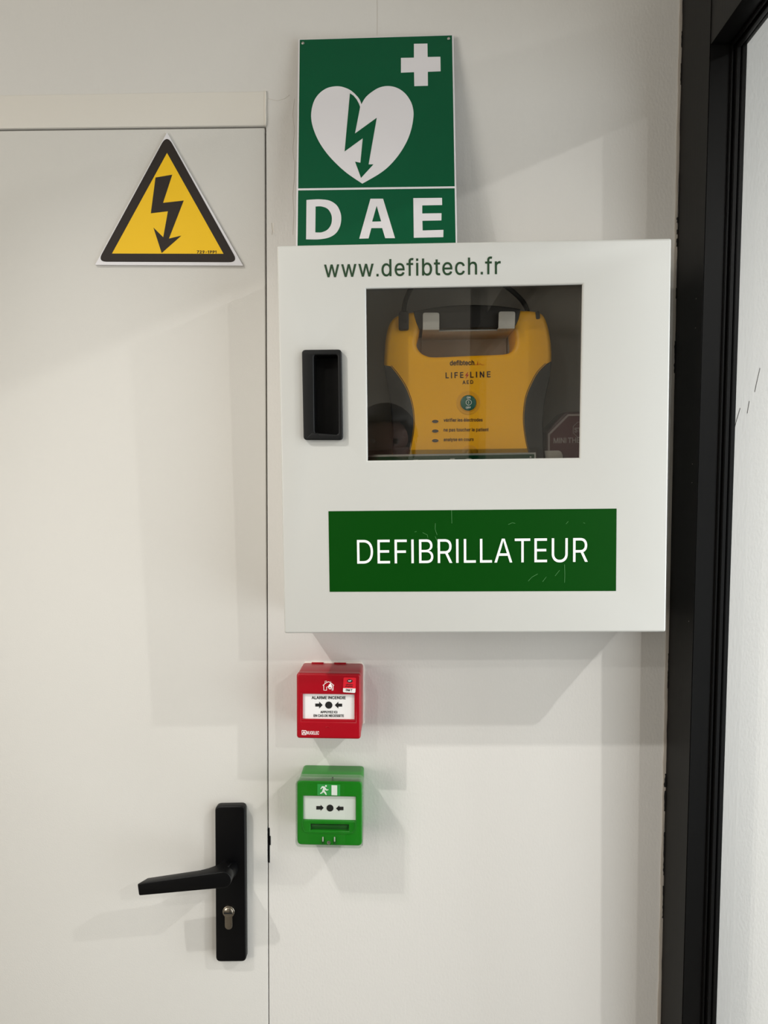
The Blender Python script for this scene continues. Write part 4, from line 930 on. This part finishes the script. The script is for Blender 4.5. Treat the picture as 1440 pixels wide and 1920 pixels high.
def shift(L, dx, dz): return [(x + dx, z + dz) for x, z in L]
obj('stop_octagon', slab([shift(octa(px_m(14.0)), ocx, ocz), shift(octa(px_m(13.2)), ocx, ocz)], yt - 0.0003, yt), M_grey, al)
Z6 = (6.2609, 880, 740)
obj('pull_tab', slab([roundp(tfr.pts([(885, 657), (1050, 655), (1082, 672), (1098, 712), (1102, 830), (905, 830)], 0.0465, Z6), [0.001, 0.004, 0.004, 0.004, 0.002, 0.002], 4)], 0.0465, 0.0494, 0.0006), M_tab, al)

# ------------------------------------------------------------------ green card in a clear holder at the foot of the window
iy = 0.0108
ix, iz = cfr.uv(850, 930, iy)
ifr = Frame(sub(ix, iz), CR)
card = thing('instruction_card', ifr, 'green card with white border in a clear holder along the cabinet window foot', 'card')
ct = [(662, 853.4), (1004.4, 848.4), (1003.5, 985), (663, 988)]
obj('card', slab([ifr.pts(ct, iy)], iy, iy + 0.0012), M_signw, card)
obj('green_field', slab([ifr.pts([(665, 857.2), (1001.6, 851.6), (1000.6, 982), (666, 985)], iy)], iy - 0.0002, iy), M_sgreen, card)
obj('clear_holder', [slab([roundp(ifr.pts([(655, 845), (1005.6, 840.6), (1004.8, 990), (656, 993)], iy - 0.0014), 0.002, 4)], iy - 0.0018, iy - 0.0008),
                     slab([roundp(ifr.pts([(655, 845), (1005.6, 840.6), (1004.8, 990), (656, 993)], iy), 0.002, 4)], iy + 0.0014, iy + 0.0024)], G_clear, card)
obj('card_lettering', [lettering(ifr, 'té', iy - 0.0002, (731, 917.5), (792, 916.4), 52, weight=10),
                       lettering(ifr, 'défi', iy - 0.0002, (789, 916.6), (896, 915), 53, weight=10)], M_white, card)
x, z = ifr.uv(994.7, 857, iy)
obj('eyelet', slab([circle(x, z, 0.0011)], iy - 0.0006, iy), M_white, card)

# ------------------------------------------------------------------ red fire alarm call point
def wall_thing(name, px, label, cat):
    x, z = WF.uv(*px)
    f = Frame((x, 0, z))
    return f, thing(name, f, label, cat)
rfr, red = wall_thing('fire_alarm_call_point', (627, 1375), 'red square fire alarm call point on the wall below the cabinet', 'alarm')
Z = (8.0, 530, 1220)
RY = -0.057
def wq(fr, x0, y0, x1, y1):
    a, b = fr.uv(x0, y0), fr.uv(x1, y1)
    return a[0], a[1], b[0], b[1]
F = rfr.pts([(208, 345), (1170, 345), (1168, 1330), (207, 1318)], RY, Z)
fx0, fx1 = (F[0][0] + F[3][0]) / 2, (F[1][0] + F[2][0]) / 2
fz1, fz0 = (F[0][1] + F[1][1]) / 2, (F[2][1] + F[3][1]) / 2
R4 = lambda x0, z0, x1, z1, r, n=5: roundp(rect(x0, z0, x1, z1), r, n)
obj('back_box', slab([R4(fx0 + .0005, fz0 + .0005, fx1 - .0003, fz1 - .0005, 0.004)], -0.0455, -0.0002, 0.0008), M_red, red)
for sx in (0.25, 0.62):
    wd_ = fx1 - fx0
    obj('mounting_lug', box(fx0 + wd_ * sx - .008, fx0 + wd_ * sx + .008, -0.004, -0.0003, fz1 - .0012, fz1 + 0.0008, 0.0003), M_red, red)
sb = []
for k in range(60):
    a = k / 60 * 2 * math.pi
    ux, uz = math.cos(a), math.sin(a)
    s_ = 1 / max(abs(ux), abs(uz))
    g = random.uniform(0.0006, 0.0022) if ux > -0.6 else random.uniform(0.0003, 0.001)
    sb.append(((fx0 + fx1) / 2 + ux * s_ * ((fx1 - fx0) / 2 + g), (fz0 + fz1) / 2 + uz * s_ * ((fz1 - fz0) / 2 + g)))
obj('sealant_bead', slab([sb], -0.0016, 0.0, 0.0003), M_ridge, red)
W = rfr.pts([(303, 640), (1078, 642), (1074, 1032), (303, 1024)], RY + 0.003, Z)
wx0, wx1, wz1, wz0 = W[0][0], W[1][0], W[0][1], W[2][1]
obj('front_cover', slab([R4(fx0, fz0, fx1, fz1, 0.0042, 6), rect(wx0 - .0012, wz0 - .0022, wx1 + .0012, wz1 + .0008)], RY, -0.0445, 0.0026, bres=4), M_red, red)
obj('window_bevel', slab([rect(wx0 - .0025, wz0 - .0036, wx1 + .0022, wz1 + .002), rect(wx0, wz0, wx1, wz1)], RY + 0.0008, -0.046, 0.0005), M_red, red)
panel = obj('press_panel', slab([rect(wx0 - .002, wz0 - .002, wx1 + .002, wz1 + .001)], RY + 0.004, -0.0465), M_panel, red)
yq = RY + 0.004
pz = lambda a, b: (a / 8 + 530, b / 8 + 1220)
for s, a, b, bz_, cap in (('ALARME INCENDIE', 437, 943, 724, 5.0), ('APPUYEZ ICI', 569, 818, 936, 4.1), ('EN CAS DE NECESSITE', 467, 917, 991, 4.3)):
    obj('panel_lettering', lettering(rfr, s, yq, pz(a, bz_), pz(b, bz_ + 1), cap, weight=22, track=8), M_pblk, panel)
def arrows(fr, y, Zf, c, r, ra, la, m_, parent):
    """Two arrows pointing at a dot: c centre, r radius, ra / la = (shaft start, head base, tip, half shaft, half head, level)."""
    cx_, cz_ = fr.pts([c], y, Zf)[0]
    rr_ = abs(fr.pts([(c[0] + r, c[1])], y, Zf)[0][0] - cx_)
    obj('dot', slab([circle(cx_, cz_, rr_, n=32)], y - 0.0003, y), m_, parent)
    for s, h, t, hs, hh, lv in (ra, la):
        obj('arrow', slab([fr.pts([(s, lv - hs), (h, lv - hs), (h, lv - hh), (t, lv), (h, lv + hh), (h, lv + hs), (s, lv + hs)], y, Zf)], y - 0.0003, y), m_, parent)
arrows(rfr, yq, Z, (692, 816), 54, (490, 549, 600, 22, 51, 815), (892, 835, 782, 22, 51, 816), M_pblk, panel)
H_ = lambda L: rfr.pts(L, RY, Z)
sym = [stroke(H_(L), wd) for L, wd in (([(604, 522), (640, 490), (690, 464), (735, 492), (770, 522)], 0.0007), ([(617, 512), (617, 593), (659, 593)], 0.0007), ([(659, 596), (660, 545), (680, 541)], 0.0006),
                                        ([(636, 488), (636, 456), (660, 456), (660, 476)], 0.0005), ([(756, 512), (757, 593), (738, 593)], 0.0007), ([(738, 596), (742, 560)], 0.0005))]
flame = smooth_loop(H_([(722, 452), (727, 500), (740, 530), (735, 560), (712, 580), (688, 562), (684, 530), (700, 505), (715, 490)]), 3, corners=(0,))
obj('burning_house_symbol', [slab([s], RY - 0.0003, RY) for s in sym] + [slab([flame, circle(*H_([(710, 556)])[0], 0.0010, 0.0011, 12)], RY - 0.0003, RY)], M_white, red)
stk = obj('approval_sticker', slab([roundp(H_([(912, 400), (1103, 405), (1090, 633), (904, 621)]), 0.0018, 4)], RY - 0.0004, RY), M_nred, red)
obj('sticker_foot', slab([roundp(H_([(908, 560), (1095, 566), (1090, 633), (904, 621)]), [0.0001, 0.0001, 0.0016, 0.0016], 4)], RY - 0.0006, RY - 0.0004), M_white, stk)
ex_, ez_ = H_([(1008, 453)])[0]
obj('sticker_print', [slab([circle(ex_, ez_, 0.0035, 0.0022, 24)], RY - 0.0006, RY - 0.0004), lettering(rfr, 'DM T', RY - 0.0006, pz(950, 604), pz(1044, 608), 3.6, weight=14),
                      slab([stroke(H_([(948, 512), (972, 505), (990, 512), (1015, 508), (1055, 512)]), 0.0009)], RY - 0.0006, RY - 0.0004),
                      slab([stroke(H_([(940, 538), (965, 530), (985, 540), (1010, 532), (1050, 540)]), 0.0009)], RY - 0.0006, RY - 0.0004)], M_pblk, stk)
obj('approval_mark', lettering(rfr, 'NF', RY - 0.0006, pz(985, 464), pz(1030, 464), 2.6, weight=20), M_white, stk)
lg = H_([(287, 1192), (352, 1194), (352, 1264), (287, 1262)])
lgi = H_([(294, 1199), (346, 1201), (346, 1257), (294, 1255)])
obj('maker_logo', [slab([lg, lgi], RY - 0.0003, RY), lettering(rfr, 'A', RY, pz(298, 1248), pz(342, 1248), 5.2, weight=14),
                   lettering(rfr, 'NUGELEC', RY, pz(358, 1254), pz(545, 1258), 6.0, weight=12)], M_white, red)
obj('test_mark', slab([stroke(smooth_loop(H_([(645, 1152), (665, 1142), (690, 1143), (715, 1160)]), 4, closed=False), 0.0008)], RY - 0.0005, RY + 0.0005, 0.0002), M_red, red)

# ------------------------------------------------------------------ green emergency exit call point with its clear cover
gfr, grn = wall_thing('exit_call_point', (624, 1575), 'green emergency exit call point under a clear cover, below the red call point', 'switch')
Z = (8.0, 530, 1410)
GY = -0.053
F = gfr.pts([(218, 425), (1192, 430), (1195, 1425), (215, 1385)], GY, Z)
gx0, gx1 = (F[0][0] + F[3][0]) / 2, (F[1][0] + F[2][0]) / 2
gz1, gz0 = (F[0][1] + F[1][1]) / 2, (F[2][1] + F[3][1]) / 2
obj('back_box', slab([R4(gx0 + .0008, gz0 + .001, gx1 - .0008, gz1 - .0008, 0.005)], -0.042, -0.0002, 0.001), M_gre, grn)
V = gfr.pts([(310, 655), (1095, 668), (1090, 1032), (315, 1010)], GY + 0.002, Z)
vx0, vx1, vz1, vz0 = V[0][0], V[1][0], (V[0][1] + V[1][1]) / 2, (V[2][1] + V[3][1]) / 2
S = gfr.pts([(418, 1085), (988, 1098), (985, 1190), (415, 1178)], GY, Z)
sx0, sx1, sz1, sz0 = S[0][0], S[1][0], (S[0][1] + S[1][1]) / 2, (S[2][1] + S[3][1]) / 2
obj('front_cover', slab([R4(gx0, gz0, gx1, gz1, 0.0065, 7), rect(vx0, vz0, vx1, vz1), rect(sx0, sz0, sx1, sz1)], GY, -0.041, 0.0022, bres=4), M_gre, grn)
U = gfr.pts([(300, 1005), (300, 1120), (315, 1165), (370, 1200), (700, 1212), (1010, 1218), (1065, 1190), (1088, 1130), (1092, 1035)], GY, Z)
obj('frame_ridge', slab([stroke(smooth_loop(U, 4, closed=False), 0.0013)], GY - 0.0009, GY + 0.0005, 0.0004), M_gre, grn)
gp = obj('press_panel', slab([rect(vx0 - .001, vz0 - .001, vx1 + .001, vz1 + .001)], GY + 0.0035, -0.043), M_panel, grn)
arrows(gfr, GY + 0.0035, Z, (710, 840), 52, (505, 570, 615, 26, 46, 836), (912, 850, 800, 26, 46, 846), M_pblk, gp)
obj('slot_floor', slab([rect(sx0 - .001, sz0 - .001, sx1 + .001, sz1 + .001)], GY + 0.005, -0.043), M_gre2, grn)
obj('slot_bar', box(sx0 + .001, sx1 - .001, GY + 0.003, GY + 0.0055, (sz0 + sz1) / 2 - .0016, (sz0 + sz1) / 2 + .0024, 0.0005), M_gre2, grn)
G_ = lambda L: gfr.pts(L, GY, Z)
lab = obj('exit_pictogram', slab([G_([(522, 478), (864, 490), (862, 655), (520, 645)])], GY - 0.0003, GY), M_gsign, grn)
man = [(592, 510), (626, 514), (648, 540), (662, 562), (684, 556), (687, 568), (655, 578), (637, 562), (630, 585), (650, 603), (662, 640), (645, 640), (628, 614), (606, 597), (600, 612), (568, 628), (560, 616), (588, 598), (598, 568), (608, 542), (594, 534), (577, 556), (567, 548)]
hx_, hz_ = G_([(650, 508)])[0]
obj('running_man', [slab([G_(man)], GY - 0.0006, GY - 0.0003), slab([circle(hx_, hz_, 0.0012, n=16)], GY - 0.0006, GY - 0.0003)], M_white, lab)
obj('exit_door', slab([G_([(733, 497), (818, 499), (818, 648), (733, 645)])], GY - 0.0006, GY - 0.0003), M_white, lab)
kx_, kz_ = G_([(692, 1357)])[0]
obj('lock_screw', lathe(kx_, kz_, [(0.0024, GY), (0.0024, GY - 0.0008), (0.0016, GY - 0.0010), (0.0014, GY - 0.0004), (0.0, GY - 0.0004)], 20), M_steel, grn)
for a in (605, 780):
    cx_, cz_ = G_([(a, 1340)])[0]
    c_ = obj('cover_clip', box(cx_ - .0016, cx_ + .0016, GY - 0.0016, GY, cz_ - .0030, cz_ + .0024, 0.0006), M_gre2, grn)
    obj('clip_hook', box(cx_ - .0007, cx_ + .0009, GY - 0.0022, GY - 0.0014, cz_ + .0006, cz_ + .0068, 0.0003), M_tab, c_)
hx2, hz2 = WF.uv(623, 1452)[0] - gfr.loc.x, 0
obj('hinge_screw', lathe(gfr.uv(624, 1453.5, -0.045)[0], gz1 + 0.0010, [(0.0010, -0.0462), (0.0010, -0.0470), (0, -0.0470)], 12), M_dark, grn)
# clear hinged cover: shallow open-backed shell
e = 0.0016
T0 = R4(gx0 - e, gz0 - e * 0.7, gx1 + e * 0.8, gz1 + e * 0.9, 0.007, 7)
T1 = R4(gx0 - e + .0010, gz0 - e * 0.7 + .0010, gx1 + e * 0.8 - .0010, gz1 + e * 0.9 - .0010, 0.006, 7)
TF = R4(gx0 - e, gz0 - e * 0.7, gx1 + e * 0.8, gz1 + e * 0.9, 0.007, 7)
cov = obj('clear_cover', [slab([TF], GY - 0.0042, GY - 0.0028, 0.0006), slab([T0, T1], GY - 0.0030, -0.036, 0.0003)], G_clear, grn)
obj('cover_tab', box((gx0 + gx1) / 2 - .018, (gx0 + gx1) / 2 + .014, -0.046, -0.036, gz0 - e * .7 - .0045, gz0 - e * .7 + .0002, 0.0006), G_clear, cov)
obj('hinge_bar', box(gx0 - e + .001, gx1 + e * .8 - .001, GY - 0.0040, GY + 0.004, gz1 + e * 0.9 - .0006, gz1 + e * 0.9 + .0016, 0.0007), G_clear, cov)
# ------------------------------------------------------------------ the photographer, seen only as a dim reflection in the cabinet window
M_skin = mat('skin', '5f4034', 0.55)
M_hair = mat('dark_hair', '17110d', 0.6, bump=0.4, scale=400, dist=0.002, stretch=(1, 1, 0.2))
M_knit = mat('dark_knit', '1c1d22', 0.85, bump=0.2, scale=500)
M_jean = mat('dark_denim', '22262f', 0.85)
M_shoe = mat('black_leather', '101010', 0.5)
PX, PY = -0.056, -1.31

def skin_mesh(chains, root=0, sub=2):
    """One continuous surface grown over a skeleton; chains = lists of (point, radius) that share points by position."""
    vs, rs, es, ix = [], [], [], {}
    for ch in chains:
        prev = None
        for p, r in ch:
            k = tuple(round(c, 4) for c in p)
            if k not in ix:
                ix[k] = len(vs); vs.append(p); rs.append(r)
            if prev is not None:
                es.append((prev, ix[k]))
            prev = ix[k]
    me = bpy.data.meshes.new('s')
    me.from_pydata(vs, es, [])
    o = bpy.data.objects.new('s', me)
    C.objects.link(o)
    sm = o.modifiers.new('skin', 'SKIN')
    sm.use_smooth_shade = True
    lay = me.skin_vertices[0].data if me.skin_vertices else None
    if lay is None:
        o.modifiers.clear()
        bpy.context.view_layer.objects.active = o
        o.select_set(True)
        bpy.ops.object.modifier_add(type='SKIN')
        lay = me.skin_vertices[0].data
    for i, r in enumerate(rs):
        lay[i].radius = (r, r)
        lay[i].use_root = (i == root)
    ss = o.modifiers.new('sub', 'SUBSURF')
    ss.levels = ss.render_levels = sub
    dg = bpy.context.evaluated_depsgraph_get()
    dg.update()
    out = bpy.data.meshes.new_from_object(o.evaluated_get(dg))
    bpy.data.objects.remove(o)
    bpy.data.meshes.remove(me)
    return out

def pt(x, y, z): return (x, y, z)              # figure space: x right, y forward, z up from the floor
spine = [(pt(0, 0, .95), .120), (pt(0, -.01, 1.10), .115), (pt(0, -.01, 1.26), .130), (pt(0, -.012, 1.40), .105), (pt(0, -.005, 1.475), .056), (pt(0, .012, 1.545), .052),
         (pt(0, .030, 1.60), .072), (pt(0, .028, 1.665), .080), (pt(0, .020, 1.725), .052)]
body_chains = [spine, [(pt(0, .030, 1.60), .072), (pt(0, .085, 1.582), .034)], [(pt(0, .028, 1.665), .080), (pt(0, .108, 1.632), .016)]]
shirt_chains = [[(pt(0, 0, .84), .170), (pt(0, 0, .95), .172), (pt(0, -.01, 1.10), .142)] + [(p, r + .014) for p, r in spine[2:4]] + [(pt(0, -.006, 1.478), .074)]]
trouser_chains = [[(pt(0, 0, .93), .130), (pt(0, -.005, 1.02), .128)]]
for s in (-1, 1):
    sh = pt(.165 * s, -.01, 1.405); el = pt(.215 * s, .10, 1.19); wr = pt(.066 * s + .056, .232, 1.425)
    arm = [(spine[3][0], .105), (sh, .062), (pt(.195 * s, .04, 1.30), .047), (el, .041), (pt(.155 * s + .02, .165, 1.31), .035), (wr, .025)]
    pm = pt(.058 * s + .056, .256, 1.475)
    body_chains.append(arm + [(pm, .027)])
    shirt_chains.append([(p, r + .012) for p, r in arm[:5]] + [(pt(.075 * s + .052, .222, 1.408), .034)])
    for k, (dz, ln) in enumerate(((.052, .9), (.036, 1.0), (.018, .95), (.000, .75))):      # four fingers curl behind the phone
        b = pt(.050 * s + .056, .268, 1.475 + dz)
        body_chains.append([(pm, .027), (b, .0095), (pt(.040 * s + .056, .290, 1.477 + dz), .0085), (pt(.040 * s + .056 - .022 * s * ln, .309, 1.478 + dz), .0075)])
    body_chains.append([(pm, .027), (pt(.044 * s + .056, .262, 1.505), .0105), (pt(.026 * s + .056, .280, 1.530), .0085), (pt(.018 * s + .056, .284, 1.552), .0075)])
    leg = [(spine[0][0], .120), (pt(.095 * s, 0, .88), .088), (pt(.105 * s, .01, .50), .058), (pt(.108 * s, -.01, .30), .052), (pt(.110 * s, -.02, .09), .036)]
    body_chains.append(leg + [(pt(.112 * s, -.01, .05), .034), (pt(.120 * s, .13, .036), .030)])
    trouser_chains.append([(pt(0, 0, .93), .130), (pt(.097 * s, 0, .87), .100), (pt(.105 * s, .01, .50), .074), (pt(.108 * s, -.01, .30), .068), (pt(.110 * s, -.02, .055), .060)])
pf = Frame((PX, PY, 0.0))
per = thing('person', pf, 'person in dark clothes holding up a phone, dimly mirrored in the cabinet window', 'person')
obj('body', skin_mesh(body_chains), M_skin, per, 80)
obj('jumper', skin_mesh(shirt_chains), M_knit, per, 80)
obj('trousers', skin_mesh(trouser_chains), M_jean, per, 80)
bm = bmesh.new()
bmesh.ops.create_uvsphere(bm, u_segments=28, v_segments=18, radius=1.0)
for v in bm.verts:
    x, y, z = v.co
    v.co = (x * .091, .012 + y * .102, 1.664 + z * .094)
cut = [v for v in bm.verts if v.co.z < 1.668 + (v.co.y - .03) * 0.55 - (0.10 if v.co.y < -.03 else 0)]
bmesh.ops.delete(bm, geom=cut, context='VERTS')
hm = bpy.data.meshes.new('h'); bm.to_mesh(hm); bm.free()
hair = obj('hair', hm, M_hair, per, 80)
sol = hair.modifiers.new('thickness', 'SOLIDIFY')
sol.thickness = 0.012
for s in (-1, 1):
    obj('ear', lathe(0, 0, [(0.0, -.012), (.020, -.006), (.023, .002), (.012, .010), (0, .012)], 16), M_skin, per).matrix_local = Matrix.Translation((.079 * s, .02, 1.635)) @ Matrix.Rotation(1.3 * s, 4, 'Z') @ Matrix.Diagonal((.7, .5, 1.25, 1))
    obj('eye', lathe(.031 * s, 1.652, [(0, .094), (.006, .097), (.0072, .101), (.004, .105), (0, .106)], 16), mat('brown_eye', '3a2a22', 0.3), per)
    shoe = skin_mesh([[(pt(.111 * s, -.045, .042), .046), (pt(.113 * s, .03, .044), .044), (pt(.120 * s, .10, .036), .040), (pt(.122 * s, .165, .033), .034)]])
    for v in shoe.vertices: v.co.z = max(v.co.z, 0.0)
    obj('shoe', shoe, M_shoe, per, 80)
obj('mouth', box(-.022, .022, .104, .109, 1.583, 1.588, 0.002), mat('lips', '8a4a42', 0.5), per)
ff = Frame((0.0, -1.0085, 1.455))
ph = thing('phone', ff, 'black phone held up by the mirrored person', 'phone')
obj('case', slab([R4(-.0365, 0, .0365, .152, .010)], -.0042, .0042, .002), M_blk_p, ph)
obj('screen', slab([R4(-.034, .003, .034, .149, .008)], -.0046, -.0042), M_pblk, ph)
